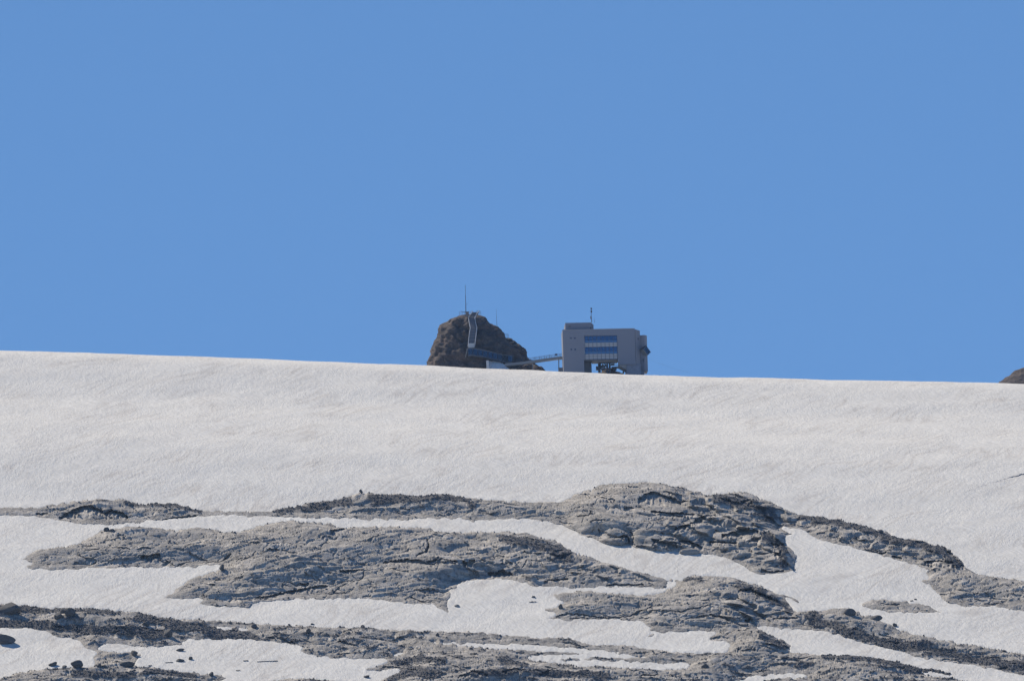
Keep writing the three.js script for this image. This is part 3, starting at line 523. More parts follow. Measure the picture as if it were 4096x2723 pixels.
// boulders one can pick out: [survey frame, x, y of the foot, width, height, tone, label]
const BOULDERS = [
  [cA, 48, 1133, 125, 62, 0, 'long dark boulder in the snow at the left edge of the picture'],
  [cA, 60, 936, 170, 72, 0, 'largest blocky dark boulder, at the left edge on the rubbly band'],
  [cA, 720, 381, 42, 26, 0, 'squat dark boulder on the upper left brow of the widest rib'],
  [cA, 757, 381, 36, 16, 0, 'low dark stone right beside the squat boulder on the rib brow'],
  [cA, 1495, 645, 34, 38, 0, 'upright dark boulder standing at the notch of the widest rib'],
  [cA, 1468, 690, 48, 28, 0, 'dark stone lying just below the upright boulder in the notch'],
  [cA, 400, 972, 66, 36, 0, 'round dark boulder in front of the pair on the left rubbly band'],
  [cA, 478, 960, 84, 48, 0, 'right-hand and larger boulder of the pair on the left rubbly band'],
  [cA, 430, 925, 62, 38, 0, 'left-hand and upper boulder of the pair on the left rubbly band'],
  [cA, 355, 1287, 60, 30, 0, 'dark domed boulder on the snow edge, leftmost of the bottom left row'],
  [cA, 440, 1304, 34, 24, 1, 'small grey boulder between two larger ones in the bottom left row'],
  [cA, 522, 1303, 88, 48, 0, 'biggest angular dark boulder of the bottom left row'],
  [cA, 648, 1283, 32, 18, 0, 'little dark boulder right of the biggest one in the bottom left row'],
  [cA, 672, 1310, 34, 24, 0, 'dark stone just under the snow edge at the bottom left'],
  [cA, 860, 1288, 118, 34, 0, 'long flat dark boulder below the pale rock tongue'],
  [cA, 905, 1212, 48, 38, 0, 'dark upright boulder on the pale rock tongue'],
  [cA, 1215, 1187, 60, 18, 0, 'flat dark boulder alone on the snow under the rubbly band'],
  [cA, 1214, 1257, 58, 20, 0, 'oval dark boulder alone on the lower left snow patch'],
  [cA, 1285, 1243, 28, 20, 0, 'small round boulder up-right of the oval one on the snow'],
  [cA, 1424, 1342, 34, 26, 0, 'round boulder on the right end of the bottom left rock mass'],
  [cA, 1135, 1086, 62, 46, 0, 'tilted dark boulder low on the rubbly band, left'],
  [cA, 985, 1015, 54, 30, 0, 'dark boulder in the middle of the left rubbly band'],
  [cA, 1715, 1024, 42, 24, 0, 'dark boulder on top of the rubbly band beside a thin snow strip'],
  [cA, 2080, 1060, 34, 30, 0, 'dark boulder below the crest of the lowest band, near a snow strip'],
  [cA, 2106, 1010, 28, 12, 0, 'flat stone on the crest of the lowest band against the snow'],
  [cB, 245, 130, 26, 24, 0, 'dark boulder breaking the skyline of the rubble topped band'],
  [cB, 255, 1028, 30, 18, 0, 'dark boulder on the snow edge of the lowest band, left of centre'],
  [cB, 985, 1170, 27, 15, 0, 'dark stone just below the long thin snow strip'],
  [cB, 760, 1088, 24, 20, 0, 'dark stone above the long thin snow strip'],
  [cB, 890, 890, 38, 17, 2, 'pale oval stone lying on the snow beside the widest rib'],
  [cB, 1405, 826, 28, 12, 1, 'grey stone on the snow bay left of the rounded knoll'],
  [cB, 1586, 908, 30, 30, 0, 'dark boulder on the left tip of the rounded knoll'],
  [cB, 280, 1363, 42, 14, 0, 'flat dark stone on the snow at the bottom, left of centre'],
  [cC, 245, 582, 136, 44, 2, 'smooth egg shaped boulder at the snowy foot of the tall dome'],
  [cC, 1262, 962, 80, 36, 0, 'dark wedge of stone on the crest right of the rounded knoll'],
  [cC, 1430, 998, 80, 30, 0, 'dark hump of stone at the snow edge right of the wedge'],
  [cC, 1460, 440, 34, 22, 0, 'dark boulder on the crest of the ridge sloping right'],
  [cC, 1675, 866, 20, 8, 0, 'tiny dark stone on the snow above the oval island'],
  [cC, 1650, 876, 24, 7, 0, 'tiny flat stone touching the top of the oval island'],
  [cC, 345, 1294, 46, 26, 0, 'dark boulder on the bottom rocks below the small hump'],
  [cC, 2235, 1195, 34, 16, 0, 'dark stone on the crest of the rubble ridge at the far right'],
  [cC, 1545, 1034, 30, 20, 0, 'dark stone on the rubble ridge where it meets the snow'],
];
BOULDERS.forEach(([f, x, y, w, h, tone, label], i) => {
  const [px, py] = f(x, y), u = f === cC ? 0.6342 : 0.5935, p = foot(px, py - 2), k = -p.z / FPX;
  const g = stone(900 + i * 13, 2, tone === 2 ? 0.32 : 0); g.computeBoundingBox(); const b = g.boundingBox, s = b.getSize(new THREE.Vector3());
  g.translate(-(b.min.x + b.max.x) / 2, -b.min.y, -(b.min.z + b.max.z) / 2); g.scale(w * u * k / s.x, (h * (tone === 2 && w > 150 ? 0.85 : 1.12) + Math.min(w, h * 1.6) * 0.22) * u * k / s.y, Math.min(w, h * 1.6) * u * k * 0.9 / s.z);
  const m = mesh('boulder', g, stoneMats[tone]); m.position.copy(p); if (tone === 2 && w > 100) m.position.z -= 1.2; m.position.y -= h * u * k * 0.12 + Math.min(w, h * 1.6) * u * k * 0.2;
  tag(m, label, 'boulder', 'boulders on the rocks and snow');
});
// flecks of bare stone thawing out of the snow
[[cA, 1655, 1250, 34, 'short dark stone fleck in the lower left snow, left of the long one'], [cA, 1800, 1254, 140, 'long thin dark stone streak thawing out of the lower left snow'], [cA, 1603, 1314, 30, 'small dark stone fleck near the bottom of the left snow patch'], [cA, 1140, 1262, 50, 'thin dark stone fleck left of the oval boulder on the snow'], [cA, 1010, 1282, 28, 'thin stone fleck on the snow above the bottom left rocks'], [cB, 1400, 853, 50, 'row of tiny stones in the snow bay left of the rounded knoll']].forEach(([f, x, y, w, label], i) => {
  const [px, py] = f(x, y), gs = [], r = rng(70 + i), L = w * 0.5935, n = 3 + Math.round(L / 9), c = ground(px, py);
  for (let k = 0; k < n; k++) { const t = (k + 0.5) / n - 0.5, p = ground(px + t * L, py - t * L * 0.05).sub(c), g = stone(40 + i * 9 + k, 0), s = 0.34 * (1 - Math.abs(t) * 1.1) * (0.7 + 0.6 * r()); g.scale(L * 0.085 / n * 0.75, s * 0.6, 0.45); g.translate(p.x, p.y + 0.12, p.z); gs.push(g); }
  const m = mesh('stone_fleck', mergeGeometries(gs), stoneMats[0]); m.position.copy(c); tag(m, label, 'stones', 'stones thawing out of the snow');
});
{ // the crack in the upper snowfield at the right
  const pts = [], r = rng(5); for (let i = 0; i <= 46; i++) { const t = i / 46; pts.push([lerp(3860, 4120, t), lerp(1967, 1890, t) - 6 * Math.sin(t * 3) * t + 2 * n2(t * 9, 3), (0.26 + 0.3 * t) * (0.6 + 0.4 * n2(t * 16, 8))]); }
  const P_ = [], I_ = [], c = ground(3990, 1930), a = new THREE.Vector3();
  pts.forEach(([x, y, w], i) => { w = Math.max(0.03, w); ground(x, y, a).sub(c); for (const [dy, dz] of [[0.02, 0.25], [w * 0.75, 0.12], [w * 0.7, -0.3], [-0.3, -0.4]]) P_.push(a.x, a.y + dy, a.z + dz); if (i) for (let k = 0; k < 3; k++) { const o = (i - 1) * 4 + k; I_.push(o, o + 4, o + 5, o, o + 5, o + 1); } });
  const g = new THREE.BufferGeometry(); g.setAttribute('position', new THREE.Float32BufferAttribute(P_, 3)); g.setIndex(I_); g.computeVertexNormals();
  const m = mesh('snow_crack', g, mat(0.3, 0.29, 0.28, 0.9)); m.position.copy(c); tag(m, 'thin dark crack lip crossing the upper snowfield at the right edge', 'snow crack');
}

// ---------------------------------------------------------------- the peak behind the snow
const DP = 3080, KP = DP / FPX;
function peak(levels, D0, ratio, seed, power = 2.3, rough = 1) {
  // levels: [bearing y, left x, right x]; a closed body of rock with a rounded plan
  const NA = 150, NL = 130, top = levels[0][0], bot = levels[levels.length - 1][0];
  const lt = table(levels.map(l => [l[0], l[1]])), rt = table(levels.map(l => [l[0], l[2]]));
  const c = P((lt(bot) + rt(bot)) / 2, bot, D0), P_ = [], C_ = [], I_ = [], U_ = [], v = new THREE.Vector3();
  const at_ = (y, a, out) => {
    const l = lt(y), r = rt(y), hw = (r - l) / 2, ca = Math.cos(a), sa = Math.sin(a), sx = Math.sign(ca) * Math.pow(Math.abs(ca), 2 / power), sz = Math.sign(sa) * Math.pow(Math.abs(sa), 2 / power);
    P((l + r) / 2 + hw * sx, y, D0, out); out.z += hw * KP * ratio * sz; return out;
  };
  for (let j = 0; j <= NL; j++) for (let i = 0; i <= NA; i++) {
    const y = lerp(top, bot, j / NL), a = i / NA * Math.PI * 2; at_(y, a, v).sub(c);
    const X = v.x, Y = v.y, Z = v.z, w = Math.min(1, j / 5) * (i === NA ? 1 : 1), A = i === NA ? 0 : a;
    const d = w * rough * (1.15 * n3(X / 9 + seed, Y / 7, Z / 9) + 0.34 * n3(X / 3.5, Y / 3 + seed, Z / 3.5) + 0.25 * m3(X / 1.5, Y / 1.3, Z / 1.5 + seed) + 0.9 * (1 - Math.abs(n3((X + Y * 0.6) / 5, (Y - X * 0.4) / 12, Z / 5 + seed))) - 0.6);
    v.x += Math.cos(A) * d * 0.8; v.z += Math.sin(A) * d; v.y += 0.35 * d * Math.min(1, j / 20);
    P_.push(v.x, v.y, v.z);
    const t = 0.5 + 0.5 * n3(X / 4, Y / 3, Z / 4 + 7), s = smooth(0.2, 0.7, m3(X / 7, Y / 5, Z / 7)), u = smooth(0.35, 0.8, n3(X / 2, Y / 1.6, Z / 2));
    C_.push(lerp(0.062, 0.105, t) + 0.03 * s + 0.05 * u, lerp(0.053, 0.085, t) + 0.018 * s + 0.042 * u, lerp(0.054, 0.078, t) + 0.012 * s + 0.036 * u); U_.push(X / 8 + Z / 8, Y / 8);
  }
  for (let j = 0; j < NL; j++) for (let i = 0; i < NA; i++) { const a = j * (NA + 1) + i, b = a + NA + 1; I_.push(a, a + 1, b, b, a + 1, b + 1); }
  const cap = P_.length / 3; v.copy(at_(top, 0, v)).lerp(at_(top, Math.PI, new THREE.Vector3()), 0.5).sub(c); P_.push(v.x, v.y + 0.1, v.z); C_.push(0.2, 0.15, 0.12); U_.push(0, 0);
  for (let i = 0; i < NA; i++) I_.push(cap, i + 1, i);
  const g = new THREE.BufferGeometry(); g.setAttribute('position', new THREE.Float32BufferAttribute(P_, 3)); g.setAttribute('color', new THREE.Float32BufferAttribute(C_, 3)); g.setAttribute('uv', new THREE.Float32BufferAttribute(U_, 2)); g.setIndex(I_); g.computeVertexNormals();
  return { g, c, front: (px, py) => { const l = lt(py), r = rt(py), hw = (r - l) / 2, t = clamp((px - (l + r) / 2) / hw, -0.98, 0.98); return D0 - hw * KP * ratio * Math.pow(1 - Math.pow(Math.abs(t), power), 1 / power); } };
}
const peakMat = new THREE.MeshStandardMaterial({ vertexColors: true, roughness: 0.95, map: rockMap, bumpMap: rockBump, bumpScale: 0.1 });
const main = peak([[1259, 1858, 1908], [1263, 1836, 1926], [1270, 1812, 1940], [1280, 1794, 1952], [1295, 1774, 1967], [1312, 1760, 1988], [1335, 1749, 2010], [1352, 1745, 2030], [1380, 1738, 2052], [1405, 1722, 2070], [1432, 1713, 2088], [1462, 1706, 2100], [1500, 1698, 2112]], DP, 0.62, 3.7);
{ const m = mesh('rock_peak', main.g, peakMat); m.position.copy(main.c); tag(m, 'dark brown rock peak rising behind the snow crest, left of the station', 'rock peak'); }
{
  const b = peak([[1352, 2022, 2042], [1360, 2010, 2056], [1378, 2005, 2077], [1400, 2000, 2096], [1420, 1998, 2111], [1436, 1995, 2120], [1444, 1990, 2132], [1500, 1980, 2140]], DP + 6, 0.45, 9.1);
  const m = mesh('rock_shoulder', b.g, peakMat); m.position.copy(b.c); tag(m, 'lower rock shoulder with sunlit stones on the right side of the peak', 'rock shoulder');
  const d = peak([[1452, 2128, 2140], [1457, 2110, 2154], [1466, 2080, 2172], [1472, 2060, 2180], [1500, 2020, 2200]], DP - 14, 0.5, 5.2);
  const e = mesh('rock_mound', d.g, peakMat); e.position.copy(d.c); tag(e, 'low dark rock mound under the footbridge', 'rock mound');
  // ledge of paler stones on the shoulder
  [[2037, 1352, 30, 'pale'], [2047, 1365, 22], [2058, 1378, 26], [2050, 1388, 16], [2085, 1396, 26], [2064, 1403, 12]].forEach(([px, py, w], i) => { const g = stone(300 + i, 1); g.scale(w * KP * 0.55, 0.55, 0.9); const s = mesh('sunlit_stone', g, stoneMats[2]); P(px, py + 4, b.front(px, py) - 0.2, s.position); tag(s, ['pale sunlit stone just under the shoulder railing', 'second pale stone down the shoulder of the peak', 'third pale stone down the shoulder of the peak', 'small pale stone left of the third on the shoulder', 'rightmost pale stone near the foot of the shoulder', 'lowest and smallest pale stone on the shoulder'][i], 'stone', 'pale stones on the shoulder of the peak'); });
  const f = peak([[1463, 4110, 4128], [1480, 4072, 4175], [1486, 4058, 4195], [1505, 4036, 4230], [1532, 3994, 4280], [1570, 3950, 4330]], DP - 60, 0.6, 1.3, 2.3, 0.4);
  const k = mesh('rock_peak', f.g, peakMat); k.position.copy(f.c); tag(k, 'tip of another dark rock peak at the right edge of the picture', 'rock peak');
}
const steel = mat(0.06, 0.07, 0.09, 0.6), pale = mat(0.5, 0.51, 0.52, 0.5), galv = mat(0.17, 0.18, 0.19, 0.55), concrete = (() => { const t = grain(256, [[5, 6, 1], [20, 16, 1], [64, 64, 0.8]], 611); return mat(0.235, 0.247, 0.285, 0.9, { map: dataTex(256, i => clamp(0.93 + (t[i] - 0.5) * 0.25), true) }); })();
const darkGlass = new THREE.MeshPhysicalMaterial({ color: new THREE.Color().setRGB(0.06, 0.125, 0.22), metalness: 0.75, roughness: 0.06 });
const galleryGlass = new THREE.MeshPhysicalMaterial({ color: new THREE.Color().setRGB(0.028, 0.06, 0.10), metalness: 0.7, roughness: 0.15 });
// masts
function mast(x0, y0, x1, y1, D, r0, name, label, extra) {
  const a = P(x0, y0, D), b = P(x1, y1, D), t = thing(name, a, label, 'mast', 'masts on the skyline'), top = b.clone().sub(a), n = 3;
  for (let k = 0; k < n; k++) { const p = top.clone().multiplyScalar(k / n), q = top.clone().multiplyScalar((k + 1) / n); mesh('mast_section', tube([p, q], r0 * (1 - 0.28 * k), 8), steel, t); }
  if (extra) extra(t, top);
  return t;
}
const peakTop = DP - 6;
mast(1864, 1262, 1861, 1140, peakTop, 0.17, 'antenna_mast', 'tallest thin antenna mast on top of the rock peak', (t, top) => {
  const h = top.y; mesh('bracket', tube([new THREE.Vector3(0, h * 0.36, 0), new THREE.Vector3(0.5, h * 0.36, 0), new THREE.Vector3(0.65, h * 0.42, 0)], 0.07), steel, t);
  mesh('side_arm', tube([new THREE.Vector3(0, h * 0.1, 0), new THREE.Vector3(-0.9, h * 0.11, 0), new THREE.Vector3(-1.8, h * 0.135, 0)], 0.07), steel, t);
  mesh('anemometer', new THREE.SphereGeometry(0.16, 10, 8).translate(-1.8, h * 0.14, 0), steel, t);
});
mast(1988, 1312, 1985, 1236, DP - 3, 0.09, 'antenna_rod', 'thin bare antenna rod on the right slope of the peak');
// railings: posts and rails between bearings
function railing(pts, D, h, n, label, material = galv, cat = 'railing', name = 'railing') {
  const w = pts.map(([x, y, d]) => P(x, y, d ?? D)), t = thing(name, w[0], label, cat), L = w.map(p => p.clone().sub(w[0])), up = new THREE.Vector3(0, h, 0);
  for (let s = 1; s < L.length; s++) { mesh('top_rail', tube([L[s - 1].clone().add(up), L[s].clone().add(up)], 0.06), material, t); mesh('middle_rail', tube([L[s - 1].clone().addScaledVector(up, 0.55), L[s].clone().addScaledVector(up, 0.55)], 0.04), material, t); }
  const cum = [0]; for (let s = 1; s < L.length; s++) cum.push(cum[s - 1] + L[s].distanceTo(L[s - 1]));
  for (let k = 0; k <= n; k++) { const d = cum[cum.length - 1] * k / n; let s = 1; while (s < L.length - 1 && cum[s] < d) s++; const p = L[s - 1].clone().lerp(L[s], clamp((d - cum[s - 1]) / (cum[s] - cum[s - 1]))); mesh('post', tube([p.clone().setY(p.y - 0.8), p.clone().add(up)], 0.07), material, t); }
  return t;
}
railing([[1838, 1263], [1856, 1262], [1872, 1262], [1892, 1260]], peakTop, 1.7, 5, 'summit railing left of the stairway on the peak');
railing([[1906, 1260], [1916, 1260], [1923, 1262]], peakTop, 1.9, 3, 'short summit railing right of the stairway on the peak');
railing([[2015, 1347], [2025, 1349], [2034, 1351]], DP - 2, 1.5, 4, 'small railing on the right shoulder of the peak');
// summit hut
{ const a = P(1869, 1262, peakTop - 1), t = thing('instrument_cabinet', a, 'small dark cabinet beside the mast on the summit', 'cabinet'); mesh('cabinet_body', box(-0.7, 0.7, -0.5, 1.5, -0.6, 0.6), mat(0.16, 0.14, 0.13), t); mesh('lid', box(-0.8, 0.8, 1.503, 1.62, -0.7, 0.7), steel, t); }
// stairway up the face
{
  const zc = (x, y) => [1660 + x * 0.2551, 1100 + y * 0.2551];
  const left = [[905, 585], [872, 630], [838, 680], [850, 770], [868, 845], [852, 950], [838, 1080], [832, 1140]].map(p => zc(...p)), right = [[1002, 585], [970, 630], [940, 690], [952, 770], [972, 845], [960, 950], [944, 1080], [936, 1140]].map(p => zc(...p));
  const Df = (x, y) => main.front(x, Math.max(1262, y)) - 2.6, a0 = P(...left[7], Df(...left[7])), t = thing('stairway', a0, 'pale railed stairway climbing the front of the rock peak', 'stairway');
  const Lp = left.map(p => P(p[0], p[1], Df(...p)).sub(a0)), Rp = right.map(p => P(p[0], p[1], Df(...p)).sub(a0)), deckM = mat(0.10, 0.105, 0.12, 0.8), treadM = mat(0.13, 0.135, 0.15, 0.8);
  for (let s = 1; s < Lp.length; s++) {
    const n = 5;
    for (let k = 0; k < n; k++) {
      const l0 = Lp[s - 1].clone().lerp(Lp[s], k / n), l1 = Lp[s - 1].clone().lerp(Lp[s], (k + 1) / n), r0 = Rp[s - 1].clone().lerp(Rp[s], k / n), r1 = Rp[s - 1].clone().lerp(Rp[s], (k + 1) / n), g = new THREE.BufferGeometry();
      // a step: tread level with its upper edge, riser below
      const zf = new THREE.Vector3(0, 0, 0.35), q = [l0, r0, l0.clone().add(zf), r0.clone().add(zf), l1.clone().add(zf), r1.clone().add(zf), l1, r1].flatMap(p => [p.x, p.y, p.z]);
      g.setAttribute('position', new THREE.Float32BufferAttribute(q, 3)); g.setIndex([0, 2, 3, 0, 3, 1, 2, 4, 5, 2, 5, 3, 4, 6, 7, 4, 7, 5, 0, 6, 4, 0, 4, 2, 1, 3, 5, 1, 5, 7]); g.computeVertexNormals(); mesh('step', g, (s + k) % 2 ? deckM : treadM, t);
    }
    for (const Q of [Lp, Rp]) {
      const up = new THREE.Vector3(0, 0.55, 0.75); mesh('handrail', tube([Q[s - 1].clone().add(up), Q[s].clone().add(up)], 0.12, 8), pale, t); mesh('side_stringer', tube([Q[s - 1], Q[s]], 0.12, 6), galv, t);
      for (let k = 0; k < 3; k++) { const p = Q[s - 1].clone().lerp(Q[s], k / 3); mesh('baluster', tube([p, p.clone().add(up)], 0.05, 5), pale, t); }
    }
  }
  const m = 0.15; mesh('landing_wall', box(Lp[7].x + m, Rp[7].x - m, Lp[7].y - 0.1, Lp[7].y + 1.75, 0.5, 0.9), mat(0.55, 0.53, 0.49), t);
}
// glazed gallery round the foot of the peak
{
  const zc = (x, y) => [1660 + x * 0.2551, 1100 + y * 0.2551];
  const topL = table([[820, 1140], [940, 1143], [1140, 1183], [1250, 1213], [1400, 1248], [1545, 1255]]), botL = table([[790, 1278], [900, 1262], [1050, 1288], [1250, 1330], [1440, 1378], [1545, 1372]]);
  const Df = x => main.front(zc(x, 0)[0], 1405) - 3.2 - 2.5 * smooth(1545, 800, x), w = (x, y) => P(...zc(x, y), Df(x)), a0 = w(1100, 1300), t = thing('glazed_gallery', a0, 'dark blue glazed gallery wrapped round the foot of the peak', 'gallery');
  const xs = []; for (let x = 830; x < 1550; x += 78) xs.push(x); xs.push(1545);
  const quad = (a, b, c, d, dep) => { const g = new THREE.BufferGeometry(), q = [a, b, c, d], k = [...q, ...q.map(p => p.clone().add(new THREE.Vector3(0, 0, -dep)))].flatMap(p => { const v = p.clone().sub(a0); return [v.x, v.y, v.z]; }); g.setAttribute('position', new THREE.Float32BufferAttribute(k, 3)); g.setIndex([0, 1, 2, 0, 2, 3, 4, 6, 5, 4, 7, 6, 0, 4, 5, 0, 5, 1, 3, 2, 6, 3, 6, 7, 0, 3, 7, 0, 7, 4, 1, 5, 6, 1, 6, 2]); g.computeVertexNormals(); return toCreasedNormals(g, 0.5); };
  for (let i = 0; i + 1 < xs.length; i++) {
    const x0 = xs[i], x1 = xs[i + 1], g = 6;
    mesh('glass_pane', quad(w(x0 + g, botL(x0 + g) - 22), w(x1 - g, botL(x1 - g) - 22), w(x1 - g, topL(x1 - g) + 12), w(x0 + g, topL(x0 + g) + 12), 0.12), galleryGlass, t);
    mesh('floor_beam', quad(w(x0, botL(x0)), w(x1, botL(x1)), w(x1, botL(x1) - 22), w(x0, botL(x0) - 22), 2.2), steel, t);
    mesh('roof_edge', quad(w(x0, topL(x0) + 12), w(x1, topL(x1) + 12), w(x1, topL(x1)), w(x0, topL(x0)), 2.6), mat(0.14, 0.13, 0.13), t);
  }
  for (const x of xs) { const b = w(x, botL(x) - 10).sub(a0), c = w(x, topL(x) + 4).sub(a0); b.z += 0.08; c.z += 0.08; mesh('mullion', tube([b, c], 0.09, 6), steel, t); }
  const b0 = w(822, 1150).sub(a0), b1 = w(792, 1290).sub(a0); mesh('end_post', tube([b0, b1], 0.16, 6), galv, t);
}
// concrete wall and snow bank under the gallery
{
  const D = main.front(1945, 1450) - 7, a = P(1951, 1478, D), t = thing('retaining_wall', a, 'pale upright concrete wall end under the gallery', 'wall');
  mesh('wall_face', box(-0.55, 0.55, -1, 3.9, -6, 0), mat(0.5, 0.5, 0.49), t); mesh('coping', box(-0.62, 0.62, 3.903, 4.08, -6.05, 0.08), concrete, t);
  const c = P(1992, 1482, D + 4), P_ = [], I_ = [], nx = 40, ny = 16;
  const prof = table([[1955, 1436], [1975, 1438], [2000, 1446], [2018, 1456], [2032, 1470], [2040, 1478]]);
  for (let j = 0; j <= ny; j++) for (let i = 0; i <= nx; i++) { const x = lerp(1955, 2040, i / nx), y = lerp(1490, prof(x), j / ny), p = P(x, y, D + 1 + 7 * Math.pow(j / ny, 1.2)); p.z += 0.3 * n2(x / 8, y / 8); P_.push(p.x - c.x, p.y - c.y, p.z - c.z); }
  for (let j = 0; j < ny; j++) for (let i = 0; i < nx; i++) { const o = j * (nx + 1) + i; I_.push(o, o + 1, o + nx + 2, o, o + nx + 2, o + nx + 1); }
  const g = new THREE.BufferGeometry(); g.setAttribute('position', new THREE.Float32BufferAttribute(P_, 3)); g.setIndex(I_); g.computeVertexNormals();
  const m = mesh('snow_bank', g, mat(0.72, 0.69, 0.65, 0.9)); m.position.copy(c); tag(m, 'small bright snow bank tucked under the gallery beside the wall', 'snow bank');
}

// ---------------------------------------------------------------- the cable car station
const DB = 3050, KB = DB / FPX / Math.cos(0.18) * 1.005, PX0 = 2408, PY0 = 1520, YAW = 3 * RAD;
const stationAt = P(PX0, PY0, DB);
const L2 = (px, py) => { const a = (px - PX0) * DB / FPX, b = -(py - PY0) * DB / FPX; return [(a * Math.cos(ROLL) + b * Math.sin(ROLL)) / Math.cos(YAW), (-a * Math.sin(ROLL) + b * Math.cos(ROLL)) / 0.983]; };
const station = thing('cable_car_station', stationAt, 'grey concrete cable car station with blue window bands on the skyline', 'building');
station.rotation.y = YAW;
const R = (x0, y0, x1, y1) => { const [cx, cy] = L2((x0 + x1) / 2, (y0 + y1) / 2), w = (x1 - x0) * DB / FPX, h = (y1 - y0) * DB / FPX / 0.983; return [cx - w / 2, cx + w / 2, cy - h / 2, cy + h / 2]; };
const rbox = (r, z0, z1) => box(r[0], r[1], r[2], r[3], z0, z1);
{
  const st = station;
  // front slab with its openings
  const O_ = R(2250, 1313, 2545, 1520), sh_ = new THREE.Shape(), W = R(2338, 1338, 2472, 1436), beamB = R(2371, 1452, 2472, 1520)[3], rightB = R(2472, 1455, 2545, 1520)[3], pierR = R(2250, 1400, 2336, 1520)[1];
  const top = O_[3];
  sh_.moveTo(O_[0], -0.5); sh_.lineTo(pierR, -0.5); sh_.lineTo(pierR, W[2]); sh_.lineTo(W[1], W[2]); sh_.lineTo(W[1], rightB); sh_.lineTo(O_[1], rightB); sh_.lineTo(O_[1], top); sh_.lineTo(O_[0], top); sh_.closePath();
  const hole = new THREE.Path(); hole.moveTo(W[0], W[2] + 0.02); hole.lineTo(W[0], W[3]); hole.lineTo(W[1] - 0.02, W[3]); hole.lineTo(W[1] - 0.02, W[2] + 0.02); hole.closePath(); sh_.holes.push(hole);
  const ports = [[2282, 1351], [2298, 1350.5], [2283, 1396.5], [2298.7, 1396.5]].map(p => L2(...p));
  for (const [x, y] of ports) { const h = new THREE.Path(); h.absarc(x, y, 0.36, 0, Math.PI * 2, true); sh_.holes.push(h); }
  mesh('front_wall', new THREE.ExtrudeGeometry(sh_, { depth: 1.2, bevelEnabled: false, curveSegments: 12 }).translate(0, 0, -1.2), concrete, st);
  for (const [x, y] of ports) { const p = mesh('porthole', new THREE.TorusGeometry(0.36, 0.05, 6, 20).translate(x, y, 0.01), galv, st); mesh('pane', new THREE.CircleGeometry(0.355, 20).translate(x, y, -0.35), darkGlass, p); }
  // recess behind the glazing, and the bulk of the building
  mesh('rear_block', box(O_[0] + 0.003, O_[1] - 0.003, W[2] + 0.25, top - 0.003, -9, -1.203), concrete, st);
  mesh('left_pier', box(O_[0] + 0.004, pierR - 0.4, -0.6, W[2] + 0.247, -9, -1.204), concrete, st);
  mesh('inner_wall', rbox(R(2335, 1438, 2370, 1525), -8.9, -6), mat(0.16, 0.16, 0.165), st);
  const sof = R(2334, 1436, 2474, 1452); mesh('soffit_beam', box(R(2371, 1400, 2372, 1401)[0], sof[1], W[2] - 0.15, W[2] + 0.246, -8.6, -3.5), mat(0.3, 0.3, 0.3), st);
  // right hand mass with its chamfered corner, corbel and pier
  const Cx = R(2545, 1310, 2567, 1455), prism = (pts, y0, y1) => { const s = new THREE.Shape(); pts.forEach(([x, z], i) => i ? s.lineTo(x, -z) : s.moveTo(x, -z)); s.closePath(); const g = new THREE.ExtrudeGeometry(s, { depth: y1 - y0, bevelEnabled: false }); g.rotateX(-Math.PI / 2); g.translate(0, y0, 0); return g; };
  mesh('chamfered_corner', prism([[Cx[0] - 0.0, -0.003], [Cx[1], -3.4], [Cx[1], -9], [Cx[0], -9]], rightB, top - 0.25), concrete, st);
  const px2 = R(2509, 1458, 2568, 1525); mesh('right_pier', box(px2[0], px2[1], -0.6, rightB - 0.003, -9, -0.6), concrete, st);
  const kb = R(2476, 1452, 2512, 1470), cs = new THREE.Shape(); cs.moveTo(kb[0], kb[3]); cs.lineTo(px2[0] - 0.003, kb[3]); cs.lineTo(px2[0] - 0.003, kb[2]); cs.closePath();
  mesh('corbel', new THREE.ExtrudeGeometry(cs, { depth: 7, bevelEnabled: false }).translate(0, rightB - kb[3] - 0.006, -8.2), mat(0.3, 0.3, 0.3), st);
  const w2 = R(2567.5, 1329, 2596, 1472); mesh('side_tower', prism([[w2[0], -3.5], [w2[0] + 1.3, -3.0], [w2[1] - 1.1, -3.0], [w2[1], -4.4], [w2[1], -12], [w2[0], -12]], w2[2], w2[3]), concrete, st);
  const w3 = R(2568.5, 1472, 2583, 1525); mesh('tower_foot', box(w3[0], w3[1], -0.6, w2[2] - 0.003, -9.5, -3.8), concrete, st);
  // tilted box window on the right
  { const c = L2(2583, 1396), bw = mesh('tilted_box_window', box(-1.25, 1.25, -1.7, 1.7, -0.4, 1.9), galv, st); bw.position.set(c[0], c[1], -3.0); bw.rotation.set(0, 0.55, 0.72); mesh('pane', box(-1.05, 1.05, -1.5, 1.5, 1.92, 1.97), galleryGlass, bw); mesh('rim', box(-1.3, 1.3, 1.703, 1.85, -0.45, 2.05), steel, bw); }
  { const c = L2(2578, 1430), v = mesh('wall_fitting', box(c[0] - 0.22, c[0] + 0.22, c[1] - 0.7, c[1] + 0.5, -3.0, -2.7), steel, st); mesh('cable_drop', box(c[0] - 0.07, c[0] + 0.07, c[1] - 1.3, c[1] - 0.703, -2.95, -2.8), steel, v); }
  { const c = L2(2557, 1347), v = mesh('wall_lamp', box(c[0] - 0.15, c[0] + 0.15, c[1] - 0.5, c[1] + 0.5, -2.0, -1.55), steel, st); }
  // roof pieces
  const ph = R(2260, 1284, 2366, 1313), phS = prism([[ph[0], -2.2], [ph[1], -2.2], [ph[1] + 1.25, -6.5], [ph[1] + 1.25, -12], [ph[0], -12]], top + 0.003, ph[3]); const phm = mesh('roof_house', phS, concrete, st);
